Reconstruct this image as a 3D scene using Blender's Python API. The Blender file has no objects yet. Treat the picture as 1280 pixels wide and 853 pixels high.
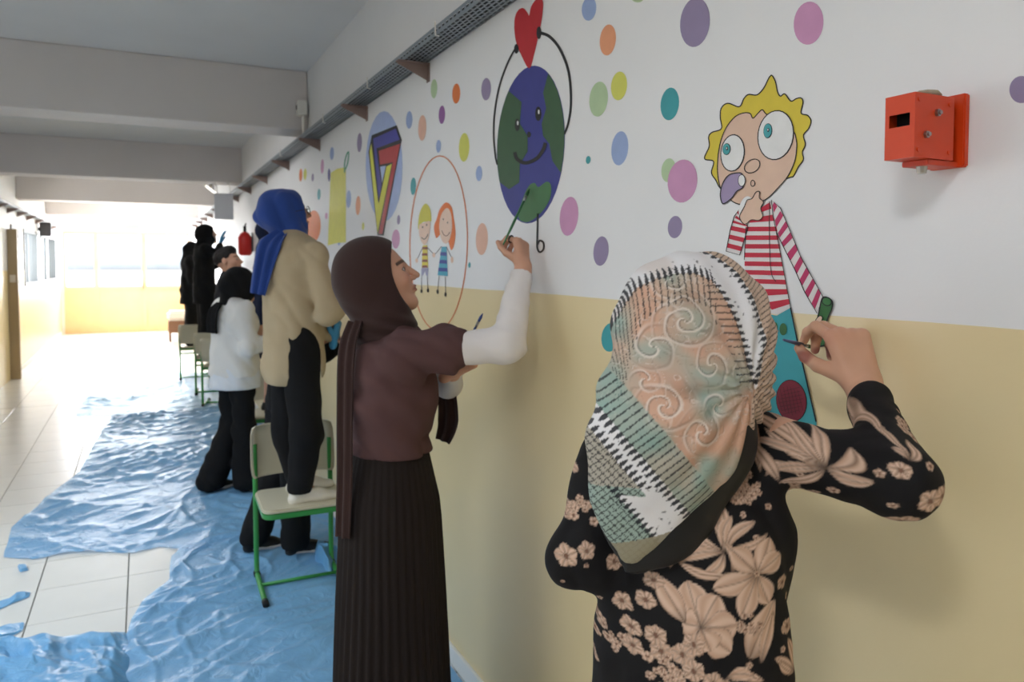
import bpy, bmesh, math, random
import numpy as np
from mathutils import Vector, Matrix
from mathutils.geometry import tessellate_polygon

rng = np.random.default_rng(7)
random.seed(7)
scene = bpy.context.scene
col = scene.collection

# ------------------------------------------------------------------ camera
F = 930.0                       # focal length in pixels of the 1280 x 853 frame
CAM_H = 1.57
PITCH = math.radians(2.5)
YAW = math.atan(463.0 / F * math.cos(PITCH))
PPY = 330.0 + F * math.tan(PITCH)       # principal point row (the photograph is cropped / shifted)
cam_d = bpy.data.cameras.new('camera')
cam = bpy.data.objects.new('camera', cam_d)
col.objects.link(cam)
cam.location = (0, 0, CAM_H)
cam.rotation_euler = (math.pi / 2 - PITCH, 0, -YAW)
cam_d.sensor_width = 36.0
cam_d.lens = F / 1280.0 * 36.0
cam_d.shift_y = -(426.5 - PPY) / 1280.0
cam_d.clip_start = 0.02
cam_d.clip_end = 200
cam_d.dof.use_dof = True
cam_d.dof.focus_distance = 1.3
cam_d.dof.aperture_fstop = 6.3
scene.camera = cam

# ------------------------------------------------------------------ world, lights, exposure
world = bpy.data.worlds.new('sky_outside')
scene.world = world
world.use_nodes = True
bg = world.node_tree.nodes['Background']
_nt = world.node_tree
_tc = _nt.nodes.new('ShaderNodeTexCoord'); _sp = _nt.nodes.new('ShaderNodeSeparateXYZ'); _gt = _nt.nodes.new('ShaderNodeMapRange'); _mx = _nt.nodes.new('ShaderNodeMix'); _mx.data_type = 'RGBA'
_gt.inputs['From Min'].default_value = -0.02; _gt.inputs['From Max'].default_value = 0.02
_mx.inputs['A'].default_value = (0.11, 0.11, 0.10, 1)      # ground
_mx.inputs['B'].default_value = (0.80, 0.90, 1.0, 1)       # overcast sky
_nt.links.new(_tc.outputs['Generated'], _sp.inputs[0]); _nt.links.new(_sp.outputs['Z'], _gt.inputs['Value']); _nt.links.new(_gt.outputs[0], _mx.inputs['Factor']); _nt.links.new(_mx.outputs['Result'], bg.inputs['Color'])
bg.inputs['Strength'].default_value = 2.4
scene.view_settings.view_transform = 'Standard'
scene.view_settings.look = 'None'
scene.view_settings.exposure = 0.0
scene.view_settings.gamma = 1.0
scene.view_settings.use_curve_mapping = False
scene.cycles.use_denoising = True
scene.cycles.max_bounces = 10
scene.cycles.diffuse_bounces = 6
scene.cycles.transparent_max_bounces = 16
scene.cycles.sample_clamp_indirect = 8.0

def area(name, loc, rot, sx, sy, power, color):
    l = bpy.data.lights.new(name, 'AREA')
    l.shape = 'RECTANGLE'; l.size = sx; l.size_y = sy
    l.energy = power; l.color = color
    o = bpy.data.objects.new(name, l)
    o.location = loc; o.rotation_euler = rot
    col.objects.link(o)
    return o
R90 = math.pi / 2
WALL_X = 1.07          # the painted wall
LEFT_X = -1.62
END_Y = 19.3
BACK_Y = -4.0
CEIL_Z = 2.92
DADO_Z = 1.48
# the sun on the courtyard outside (it does not reach into the corridor)
sun_d = bpy.data.lights.new('sun', 'SUN'); sun_d.energy = 9.0; sun_d.angle = 0.01
sun = bpy.data.objects.new('sun', sun_d); col.objects.link(sun)
sun.rotation_euler = Vector((-0.2, 0.5, -0.85)).to_track_quat('-Z', 'Y').to_euler()
# daylight through the glazed doors at the end of the corridor
area('daylight_end_doors', (-0.27, END_Y + 0.5, 1.95), (-R90, 0, 0), 3.2, 1.9, 620, (0.95, 0.97, 1.0))
# daylight through the far left windows, plus added fill at the near, unseen ones
area('daylight_far_windows', (LEFT_X - 0.5, 14.9, 1.75), (0, -R90, 0), 1.3, 5.6, 360, (0.95, 0.98, 1.0))
area('near_window_fill', (LEFT_X - 0.95, 3.5, 3.3), (0, -math.radians(38), 0), 1.2, 3.6, 165, (0.80, 0.92, 1.0))

# ------------------------------------------------------------------ pixel -> world helpers (used to measure the place)
CR = np.array(cam.rotation_euler.to_matrix())
CP = np.array([0, 0, CAM_H])
def ray(px, py):
    return CR @ np.array([(px - 640) / F, -(py - PPY) / F, -1.0])
def at(px, py, d):
    return CP + ray(px, py) * d
def onwall(px, py, x=WALL_X):
    r = ray(px, py); return CP + r * (x / r[0])
def onfloor(px, py, z=0.0):
    r = ray(px, py); return CP + r * ((z - CAM_H) / r[2])
def pix(P):
    v = CR.T @ (np.asarray(P) - CP)
    return 640 + F * v[0] / -v[2], PPY - F * v[1] / -v[2]

# ------------------------------------------------------------------ colour / material helpers
def lin(c):
    c = np.asarray(c, float) / 255.0
    return np.where(c <= 0.04045, c / 12.92, ((c + 0.055) / 1.055) ** 2.4)
def L4(c):
    l = lin(c); return (float(l[0]), float(l[1]), float(l[2]), 1.0)
MATS = {}
def mat(name, rgb=None, rough=0.7, spec=0.4, metal=0.0, bump=0.0, bscale=200.0, var=0.0, vscale=6.0, vcol=False,
        sheen=0.0, transl=0.0, bdist=0.002, stretch=None):
    if name in MATS: return MATS[name]
    m = bpy.data.materials.new(name); m.use_nodes = True
    nt = m.node_tree; p = nt.nodes['Principled BSDF']
    p.inputs['Roughness'].default_value = rough
    p.inputs['Metallic'].default_value = metal
    p.inputs['Specular IOR Level'].default_value = spec
    if sheen: p.inputs['Sheen Weight'].default_value = sheen
    tc = nt.nodes.new('ShaderNodeTexCoord')
    src = None
    if vcol:
        a = nt.nodes.new('ShaderNodeAttribute'); a.attribute_name = 'Col'
        src = a.outputs['Color']
    else:
        p.inputs['Base Color'].default_value = L4(rgb)
    if var > 0:
        n = nt.nodes.new('ShaderNodeTexNoise'); n.inputs['Scale'].default_value = vscale
        n.inputs['Detail'].default_value = 5
        nt.links.new(tc.outputs['Object'], n.inputs['Vector'])
        mr = nt.nodes.new('ShaderNodeMapRange')
        mr.inputs['From Min'].default_value = 0.3; mr.inputs['From Max'].default_value = 0.7
        mr.inputs['To Min'].default_value = 1 - var; mr.inputs['To Max'].default_value = 1 + var
        nt.links.new(n.outputs['Fac'], mr.inputs['Value'])
        vm = nt.nodes.new('ShaderNodeVectorMath'); vm.operation = 'SCALE'
        if src is not None: nt.links.new(src, vm.inputs[0])
        else: vm.inputs[0].default_value = L4(rgb)[:3]
        nt.links.new(mr.outputs['Result'], vm.inputs['Scale'])
        src = vm.outputs['Vector']
    if src is not None: nt.links.new(src, p.inputs['Base Color'])
    if bump > 0:
        n2 = nt.nodes.new('ShaderNodeTexNoise'); n2.inputs['Scale'].default_value = bscale
        n2.inputs['Detail'].default_value = 3
        if stretch:
            mp = nt.nodes.new('ShaderNodeMapping'); mp.inputs['Scale'].default_value = stretch
            nt.links.new(tc.outputs['Object'], mp.inputs['Vector'])
            nt.links.new(mp.outputs['Vector'], n2.inputs['Vector'])
        else:
            nt.links.new(tc.outputs['Object'], n2.inputs['Vector'])
        b = nt.nodes.new('ShaderNodeBump'); b.inputs['Strength'].default_value = bump
        b.inputs['Distance'].default_value = bdist
        nt.links.new(n2.outputs['Fac'], b.inputs['Height'])
        nt.links.new(b.outputs['Normal'], p.inputs['Normal'])
    MATS[name] = m
    return m
def emit_mat(name, rgb, strength):
    m = bpy.data.materials.new(name); m.use_nodes = True
    nt = m.node_tree; nt.nodes.clear()
    e = nt.nodes.new('ShaderNodeEmission'); o = nt.nodes.new('ShaderNodeOutputMaterial')
    e.inputs['Color'].default_value = L4(rgb); e.inputs['Strength'].default_value = strength
    nt.links.new(e.outputs[0], o.inputs['Surface'])
    return m

# ------------------------------------------------------------------ object helpers
def tag(o, label=None, cat=None, group=None, kind=None):
    if label: o['label'] = label
    if cat: o['category'] = cat
    if group: o['group'] = group
    if kind: o['kind'] = kind
    return o
def link(name, me, m=None, parent=None, smooth=False):
    o = bpy.data.objects.new(name, me)
    col.objects.link(o)
    if m is not None and len(me.materials) == 0: me.materials.append(m)
    if parent is not None: put_under(o, parent)
    if smooth:
        me.polygons.foreach_set('use_smooth', np.ones(len(me.polygons), bool))
    return o
def put_under(o, parent):
    o.parent = parent
    o.matrix_parent_inverse = Matrix.LocRotScale(parent.location, parent.rotation_euler, parent.scale).inverted() if parent.parent is None else parent_world(parent).inverted()
def parent_world(o):
    m = Matrix.LocRotScale(o.location, o.rotation_euler, o.scale)
    if o.parent is not None:
        m = parent_world(o.parent) @ o.matrix_parent_inverse @ m
    return m
def empty(name, loc, rz=0.0):
    o = bpy.data.objects.new(name, None); col.objects.link(o)
    o.location = tuple(float(v) for v in loc); o.rotation_euler = (0, 0, rz); o.empty_display_size = 0.1
    return o
def pydata(name, verts, faces):
    me = bpy.data.meshes.new(name)
    me.from_pydata([tuple(map(float, v)) for v in verts], [], [tuple(map(int, f)) for f in faces])
    me.update()
    return me
class MB:
    """collects shapes for one mesh"""
    def __init__(s): s.v = []; s.f = []
    def add(s, verts, faces):
        n = len(s.v); s.v += [tuple(map(float, v)) for v in verts]
        s.f += [tuple(int(i) + n for i in f) for f in faces]; return s
    def box(s, lo, hi, M=None):
        x0, y0, z0 = lo; x1, y1, z1 = hi
        v = [(x0, y0, z0), (x1, y0, z0), (x1, y1, z0), (x0, y1, z0), (x0, y0, z1), (x1, y0, z1), (x1, y1, z1), (x0, y1, z1)]
        if M is not None: v = [M @ Vector(p) for p in v]
        return s.add(v, [(0, 3, 2, 1), (4, 5, 6, 7), (0, 1, 5, 4), (1, 2, 6, 5), (2, 3, 7, 6), (3, 0, 4, 7)])
    def prism(s, poly, a, b):
        """poly: list of 3D points (planar); a, b offsets as vectors"""
        n = len(poly); a = np.asarray(a, float); b = np.asarray(b, float)
        v = [np.asarray(p) + a for p in poly] + [np.asarray(p) + b for p in poly]
        f = [tuple(range(n))[::-1], tuple(range(n, 2 * n))] + [(i, (i + 1) % n, n + (i + 1) % n, n + i) for i in range(n)]
        return s.add(v, f)
    def tube(s, pts, r, n=8, cap=True):
        pts = [np.asarray(p, float) for p in pts]
        rr = r if hasattr(r, '__len__') else [r] * len(pts)
        rings = []
        t0 = pts[1] - pts[0]; t0 /= np.linalg.norm(t0)
        up = np.array([0, 0, 1.0]) if abs(t0[2]) < 0.9 else np.array([1.0, 0, 0])
        u = np.cross(t0, up); u /= np.linalg.norm(u)
        for i, p in enumerate(pts):
            a = pts[max(i - 1, 0)]; b = pts[min(i + 1, len(pts) - 1)]
            t = b - a; t /= np.linalg.norm(t) + 1e-12
            u = u - t * np.dot(u, t); u /= np.linalg.norm(u) + 1e-12
            w = np.cross(t, u)
            rings.append([p + rr[i] * (math.cos(2 * math.pi * k / n) * u + math.sin(2 * math.pi * k / n) * w) for k in range(n)])
        v = [q for r_ in rings for q in r_]
        f = []
        for i in range(len(pts) - 1):
            for k in range(n):
                f.append((i * n + k, i * n + (k + 1) % n, (i + 1) * n + (k + 1) % n, (i + 1) * n + k))
        if cap:
            f.append(tuple(range(n))[::-1]); f.append(tuple(range((len(pts) - 1) * n, len(pts) * n)))
        return s.add(v, f)
    def build(s, name, m, parent=None, smooth=False, bevel=0.0, segs=2):
        me = pydata(name, s.v, s.f)
        if bevel > 0:
            bm = bmesh.new(); bm.from_mesh(me)
            bmesh.ops.bevel(bm, geom=[e for e in bm.edges if e.calc_face_angle(0) > 0.5], offset=bevel, segments=segs, affect='EDGES', clamp_overlap=True)
            bm.to_mesh(me); bm.free()
        return link(name, me, m, parent, smooth)
def spline(pts, closed=True, n=6):
    """Catmull-Rom through 2D / 3D points"""
    P = [np.asarray(p, float) for p in pts]; N = len(P); out = []
    rngi = range(N) if closed else range(N - 1)
    for i in rngi:
        p0 = P[(i - 1) % N] if closed or i > 0 else P[0]
        p1 = P[i]; p2 = P[(i + 1) % N]
        p3 = P[(i + 2) % N] if closed or i + 2 < N else P[-1]
        for k in range(n):
            t = k / n
            out.append(0.5 * ((2 * p1) + (-p0 + p2) * t + (2 * p0 - 5 * p1 + 4 * p2 - p3) * t * t + (-p0 + 3 * p1 - 3 * p2 + p3) * t ** 3))
    if not closed: out.append(P[-1])
    return out
def copy_tree(o, parent=None):
    c = o.copy(); col.objects.link(c); c.parent = parent
    for ch in list(o.children): copy_tree(ch, c)
    return c

# ================================================================== THE SETTING
def wall_material():
    m = bpy.data.materials.new('two_tone_wall_paint'); m.use_nodes = True
    nt = m.node_tree; p = nt.nodes['Principled BSDF']
    tc = nt.nodes.new('ShaderNodeTexCoord')
    sep = nt.nodes.new('ShaderNodeSeparateXYZ'); nt.links.new(tc.outputs['Object'], sep.inputs[0])
    n = nt.nodes.new('ShaderNodeTexNoise'); n.inputs['Scale'].default_value = 2.5; n.inputs['Detail'].default_value = 3
    nt.links.new(tc.outputs['Object'], n.inputs['Vector'])
    ma = nt.nodes.new('ShaderNodeMath'); ma.operation = 'MULTIPLY_ADD'
    nt.links.new(n.outputs['Fac'], ma.inputs[0]); ma.inputs[1].default_value = 0.008
    nt.links.new(sep.outputs['Z'], ma.inputs[2])
    gt = nt.nodes.new('ShaderNodeMath'); gt.operation = 'GREATER_THAN'; gt.inputs[1].default_value = DADO_Z + 0.004
    nt.links.new(ma.outputs[0], gt.inputs[0])
    mx = nt.nodes.new('ShaderNodeMix'); mx.data_type = 'RGBA'
    mx.inputs['A'].default_value = L4((234, 215, 170)); mx.inputs['B'].default_value = L4((236, 236, 238))
    nt.links.new(gt.outputs[0], mx.inputs['Factor'])
    n2 = nt.nodes.new('ShaderNodeTexNoise'); n2.inputs['Scale'].default_value = 3.0; n2.inputs['Detail'].default_value = 4
    nt.links.new(tc.outputs['Object'], n2.inputs['Vector'])
    mr = nt.nodes.new('ShaderNodeMapRange'); mr.inputs['To Min'].default_value = 0.95; mr.inputs['To Max'].default_value = 1.03
    nt.links.new(n2.outputs['Fac'], mr.inputs['Value'])
    vm = nt.nodes.new('ShaderNodeVectorMath'); vm.operation = 'SCALE'
    nt.links.new(mx.outputs['Result'], vm.inputs[0]); nt.links.new(mr.outputs[0], vm.inputs['Scale'])
    nt.links.new(vm.outputs[0], p.inputs['Base Color'])
    r = nt.nodes.new('ShaderNodeMapRange'); r.inputs['To Min'].default_value = 0.30; r.inputs['To Max'].default_value = 0.5
    nt.links.new(gt.outputs[0], r.inputs['Value']); nt.links.new(r.outputs[0], p.inputs['Roughness'])
    n3 = nt.nodes.new('ShaderNodeTexNoise'); n3.inputs['Scale'].default_value = 140; n3.inputs['Detail'].default_value = 4
    nt.links.new(tc.outputs['Object'], n3.inputs['Vector'])
    b = nt.nodes.new('ShaderNodeBump'); b.inputs['Strength'].default_value = 0.10; b.inputs['Distance'].default_value = 0.002
    nt.links.new(n3.outputs['Fac'], b.inputs['Height']); nt.links.new(b.outputs[0], p.inputs['Normal'])
    return m
M_WALL = wall_material()
M_WHITE = mat('white_ceiling_paint', (226, 226, 228), 0.75, 0.3, bump=0.06, bscale=120, var=0.03, vscale=1.5)
M_BEAM = mat('beam_paint', (222, 216, 214), 0.7, 0.3, bump=0.06, bscale=120, var=0.03, vscale=2)
M_GROUT = mat('grout', (120, 118, 114), 0.9)
M_TILE = mat('floor_tile', (226, 226, 224), 0.28, 0.5, var=0.05, vscale=2.2, bump=0.04, bscale=30)
M_FRAME = mat('white_frame_paint', (235, 232, 226), 0.5)
M_CREAM = mat('cream_door_paint', (226, 196, 152), 0.5, var=0.03)
M_BASE = mat('white_baseboard_paint', (232, 232, 230), 0.45)

def structure(o): return tag(o, kind='structure')
W = WALL_X
wall_right = structure(MB().box((W, BACK_Y, 0), (W + 0.2, END_Y + 0.2, CEIL_Z)).build('wall_right', M_WALL))
structure(MB().box((W - 0.014, BACK_Y, 0), (W, END_Y, 0.075)).build('baseboard_right', M_BASE, bevel=0.003))
# left wall: far windows, and unseen near ones added to let light in
def wall_with_holes(x0, x1, y0, y1, z0, z1, holes):
    mb = MB(); ys = y0
    for (a, b, c, d) in sorted(holes):
        mb.box((x0, ys, z0), (x1, a, z1)); mb.box((x0, a, z0), (x1, b, c)); mb.box((x0, a, d), (x1, b, z1)); ys = b
    mb.box((x0, ys, z0), (x1, y1, z1)); return mb
LH = [(-1.7, 0.7, 1.1, 2.40), (1.9, 4.9, 1.0, 2.40), (12.35, 13.05, 1.22, 2.12), (13.6, 15.2, 1.22, 2.12), (15.7, 18.3, 1.22, 2.12)]
wall_left = structure(wall_with_holes(LEFT_X - 0.2, LEFT_X, BACK_Y, END_Y + 0.2, 0, CEIL_Z, LH).build('wall_left', M_WALL))
structure(MB().box((LEFT_X, 12.2, 0), (LEFT_X + 0.014, END_Y, 0.075)).build('baseboard_left', M_BASE, bevel=0.003))
structure(MB().box((LEFT_X - 0.2, BACK_Y - 0.2, 0), (W + 0.2, BACK_Y, CEIL_Z)).build('wall_back', M_WALL))
structure(MB().box((LEFT_X - 0.2, BACK_Y - 0.2, CEIL_Z), (W + 0.2, END_Y + 0.2, CEIL_Z + 0.2)).build('ceiling', M_WHITE))
# ceiling beams
for i, (y, zb) in enumerate([(5.38, 2.515), (9.25, 2.515), (12.95, 2.515), (16.7, 2.515), (-2.2, 2.515)]):
    structure(MB().box((LEFT_X, y, zb), (W, y + 0.35, CEIL_Z)).build('trim_%d' % (i + 1), M_BEAM, bevel=0.008))

# glass
def glass_mat():
    m = bpy.data.materials.new('window_glass'); m.use_nodes = True
    nt = m.node_tree; nt.nodes.clear()
    o = nt.nodes.new('ShaderNodeOutputMaterial'); mx = nt.nodes.new('ShaderNodeMixShader')
    t = nt.nodes.new('ShaderNodeBsdfTransparent'); g = nt.nodes.new('ShaderNodeBsdfGlossy')
    g.inputs['Roughness'].default_value = 0.03; mx.inputs[0].default_value = 0.06
    nt.links.new(t.outputs[0], mx.inputs[1]); nt.links.new(g.outputs[0], mx.inputs[2]); nt.links.new(mx.outputs[0], o.inputs['Surface'])
    return m
M_GLASS = glass_mat()
M_DKFRAME = mat('grey_window_frame', (92, 96, 98), 0.5)
def window(n, x, y0, y1, z0, z1, fm, nm=1):
    mb = MB(); t = 0.05
    mb.box((x - 0.12, y0, z0), (x + 0.015, y0 + t, z1)); mb.box((x - 0.12, y1 - t, z0), (x + 0.015, y1, z1))
    mb.box((x - 0.12, y0 + t, z0), (x + 0.015, y1 - t, z0 + t)); mb.box((x - 0.12, y0 + t, z1 - t), (x + 0.015, y1 - t, z1))
    o = structure(mb.build('window_%d' % n, fm))
    ys = np.linspace(y0 + t, y1 - t, nm + 1)
    for k in range(nm):
        if k: MB().box((x - 0.08, ys[k] - 0.02, z0 + t), (x - 0.03, ys[k] + 0.02, z1 - t)).build('mullion', fm, o)
        MB().box((x - 0.062, ys[k] + 0.02 * (k > 0), z0 + t), (x - 0.056, ys[k + 1] - 0.02 * (k < nm - 1), z1 - t)).build('pane', M_GLASS, o)
    return o
for i, (a, b, c, d) in enumerate(LH):
    window(i + 1, LEFT_X, a, b, c, d, M_FRAME if i < 2 else M_DKFRAME, 2 if b - a > 1.2 else 1)  # the first two are the added, unseen near windows
# end wall with the glazed double door
ez0, ez1 = 1.0, 2.28
end = MB()
end.box((LEFT_X - 0.2, END_Y, 2.30), (W + 0.2, END_Y + 0.2, CEIL_Z))
end.box((LEFT_X - 0.2, END_Y, 0), (-1.56, END_Y + 0.2, 2.30)); end.box((1.02, END_Y, 0), (W + 0.2, END_Y + 0.2, 2.30))
structure(end.build('wall_end', mat('end_wall_paint', (240, 226, 220), 0.7)))
xs = [-1.56, -0.92, 0.05, 1.02]
for k in range(3):
    a, b = xs[k], xs[k + 1]
    fr = MB(); t = 0.045
    y0, y1 = END_Y + 0.03, END_Y + 0.09
    fr.box((a, y0, 0), (a + t, y1, 2.30)); fr.box((b - t, y0, 0), (b, y1, 2.30))
    fr.box((a + t, y0, 0), (b - t, y1, 0.06)); fr.box((a + t, y0, 0.98), (b - t, y1, 1.06)); fr.box((a + t, y0, 2.24), (b - t, y1, 2.30))
    d = structure(fr.build('door_%d' % (k + 1), M_CREAM))
    MB().box((a + t, y0 + 0.02, 0.06), (b - t, y1 - 0.02, 0.98)).build('panel', M_CREAM, d)
    MB().box((a + t, y0 + 0.027, 1.06), (b - t, y1 - 0.027, 2.24)).build('pane', M_GLASS, d)
    if k == 1: MB().box((b - 0.035, y0 - 0.05, 0.98), (b - 0.015, y0, 1.14)).build('handle', mat('steel', (170, 170, 170), 0.3, metal=1), d)
# tan post of a classroom doorway on the left wall, with a light switch
p0 = onfloor(8, 475)
dl = structure(MB().box((LEFT_X, p0[1], 0), (LEFT_X + 0.115, p0[1] + 0.08, 2.04)).build('trim_6', mat('tan_post_paint', (186, 166, 132), 0.5), bevel=0.004))
MB().box((LEFT_X + 0.02, p0[1] - 0.012, 1.32), (LEFT_X + 0.09, p0[1], 1.42)).build('switch', M_FRAME, dl, bevel=0.003)
# ---------------- floor: slab, tiles one by one where they can be told apart, tile pattern further away
T = 0.39
sx0 = -0.088
pr = onfloor(146, 762); sy0 = pr[1] % T
floor = structure(MB().box((LEFT_X - 0.2, BACK_Y - 0.2, -0.2), (W + 0.2, END_Y + 0.2, -0.004)).build('floor', M_GROUT))
tile_me = None
def tile_mesh(w, d):
    mb = MB().box((0, 0, -0.006), (w, d, 0))
    me = pydata('tile', mb.v, mb.f); bm = bmesh.new(); bm.from_mesh(me)
    bmesh.ops.bevel(bm, geom=[e for e in bm.edges if all(v.co.z > -0.001 for v in e.verts)], offset=0.0015, segments=1, affect='EDGES')
    bm.to_mesh(me); bm.free(); me.materials.append(M_TILE); return me
tile_me = tile_mesh(T - 0.005, T - 0.005)
i0 = math.ceil((LEFT_X - sx0) / T); 
FAR_Y = sy0 + T * 24
ntile = 0
for i in range(i0 - 1, 3):
    x = sx0 + i * T
    for j in range(-1, 24):
        y = sy0 + j * T
        if y < 0.6: continue
        if x < LEFT_X or x + T > W:
            x0 = max(x, LEFT_X); x1 = min(x + T, W) - 0.005
            if x1 - x0 < 0.02: continue
            key = 'edge%d' % i
            if key not in MATS: MATS[key] = tile_mesh(x1 - x0, T - 0.005)
            o = link('tile', MATS[key]); o.location = (x0, y, 0)
        else:
            o = link('tile', tile_me); o.location = (x, y, 0)
        o.parent = floor; ntile += 1
def far_tile_mat():
    m = bpy.data.materials.new('far_floor_tiles'); m.use_nodes = True
    nt = m.node_tree; p = nt.nodes['Principled BSDF']; p.inputs['Roughness'].default_value = 0.28
    tc = nt.nodes.new('ShaderNodeTexCoord'); mp = nt.nodes.new('ShaderNodeMapping')
    mp.inputs['Location'].default_value = (-sx0, -sy0, 0)
    br = nt.nodes.new('ShaderNodeTexBrick'); br.offset = 0; br.inputs['Scale'].default_value = 1.0
    br.inputs['Brick Width'].default_value = T; br.inputs['Row Height'].default_value = T; br.inputs['Mortar Size'].default_value = 0.003
    br.inputs['Color1'].default_value = L4((226, 226, 224)); br.inputs['Color2'].default_value = L4((220, 220, 218)); br.inputs['Mortar'].default_value = L4((120, 118, 114))
    nt.links.new(tc.outputs['Object'], mp.inputs['Vector']); nt.links.new(mp.outputs[0], br.inputs['Vector']); nt.links.new(br.outputs['Color'], p.inputs['Base Color'])
    return m
fm = far_tile_mat()
o = MB().box((LEFT_X, FAR_Y, -0.004), (W, END_Y, 0)).build('far_tiling', fm, floor); tag(o, kind='stuff')
o = MB().box((LEFT_X, BACK_Y, -0.004), (W, 0.6, 0)).build('near_tiling', fm, floor); tag(o, kind='stuff')

structure(MB().box((-400, 8.0, -0.35), (LEFT_X - 0.2, 900, -0.25)).box((LEFT_X - 0.2, END_Y + 0.2, -0.35), (400, 900, -0.25)).build('courtyard_paving', mat('pale_concrete', (225, 222, 214), 0.9, var=0.05, vscale=0.6)))
# ---------------- fluorescent ceiling lamps; the second and third are added, unseen, to brighten the corridor
M_TUBE = emit_mat('fluorescent_tube', (255, 250, 238), 2.0)
M_LAMPBODY = mat('lamp_housing', (225, 225, 225), 0.5)
def ceiling_lamp(x, y, z, label, power, hl=0.62):
    e = empty('ceiling_lamp', (x, y, z)); tag(e, label, 'lamp')
    MB().box((x - 0.16, y - hl, z - 0.05), (x + 0.16, y + hl, z)).build('housing', M_LAMPBODY, e, bevel=0.008)
    for s in (-0.08, 0.08):
        MB().tube([(x + s, y - hl + 0.04, z - 0.075), (x + s, y + hl - 0.04, z - 0.075)], 0.016, 10).build('tube', M_TUBE, e, True)
    a = area('lamp_light', (x, y, z - 0.10), (0, 0, 0), 0.30, 2 * hl - 0.08, power, (0.97, 0.985, 1.0)); a.parent = e
    a.matrix_parent_inverse = Matrix.Translation((x, y, z)).inverted()
    return e
ceiling_lamp(-0.75, -0.25, CEIL_Z, 'white fluorescent ceiling lamp behind the woman in the floral blouse', 23.5, 0.27)
ceiling_lamp(-0.75, 2.5, CEIL_Z, 'added white fluorescent ceiling lamp above the crumpled plastic heap', 3)
ceiling_lamp(-0.3, 6.45, CEIL_Z, 'added white fluorescent ceiling lamp between the first and second beam', 15)

# ================================================================== THE MURAL: paint on wall_right
PAINT = {}
def paint_mat(rgb):
    k = 'paint_%d_%d_%d' % tuple(rgb)
    return mat(k, rgb, 0.5, 0.35, var=0.04, vscale=25)
def wp(p, layer):
    q = onwall(p[0], p[1]); return (W - 0.0006 * layer, q[1], q[2])
def fill(name, pts, rgb, layer, parent, smooth=True, n=5):
    P = spline(pts, True, n) if smooth else [np.asarray(p, float) for p in pts]
    V = [wp(p, layer) for p in P]
    tris = tessellate_polygon([[Vector((v[1], v[2], 0)) for v in V]])
    me = pydata(name, V, tris)
    o = link(name, me, paint_mat(rgb), parent)
    return o
def stroke_geo(mb, pts, w, layer, closed=False, smooth=True, n=6, taper=None):
    P = spline(pts, closed, n) if smooth else [np.asarray(p, float) for p in pts]
    N = len(P); v = []; f = []
    for i in range(N):
        a = P[(i - 1) % N] if closed or i else P[0]; b = P[(i + 1) % N] if closed or i < N - 1 else P[-1]
        t = b - a; t = t / (np.linalg.norm(t) + 1e-9); nn = np.array([-t[1], t[0]])
        ww = w * 0.5 if taper is None else 0.5 * (w + (taper - w) * i / (N - 1))
        v += [wp(P[i] + nn * ww, layer), wp(P[i] - nn * ww, layer)]
    M = N if closed else N - 1
    for i in range(M):
        j = (i + 1) % N
        f.append((2 * i, 2 * i + 1, 2 * j + 1, 2 * j))
    mb.add(v, f); return mb
def stroke(name, pts, w, rgb, layer, parent, closed=False, smooth=True, taper=None):
    return stroke_geo(MB(), pts, w, layer, closed, smooth, taper=taper).build(name, paint_mat(rgb), parent)
def ring(c, r, tilt=0.0, n=28):
    t = math.radians(tilt); out = []
    for k in range(n):
        a = 2 * math.pi * k / n; x = r[0] * math.cos(a); y = r[1] * math.sin(a)
        out.append((c[0] + x * math.cos(t) - y * math.sin(t), c[1] + x * math.sin(t) + y * math.cos(t)))
    return out
def oval(name, c, r, rgb, layer, parent, tilt=0.0):
    return fill(name, ring(c, r, tilt), rgb, layer, parent, smooth=False)
def zz(pts, s, o):            # zoomed coordinates -> photograph pixels
    return [(x / s + o[0], y / s + o[1]) for x, y in pts]
BLACK = (30, 28, 30)
PK, PU, TE, BL, YE, OR, PE, GR, MG = (206, 150, 190), (150, 136, 170), (64, 158, 166), (154, 174, 216), (212, 212, 100), (226, 122, 60), (226, 180, 158), (180, 204, 164), (150, 96, 160)
SA = (232, 160, 120)
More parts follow.
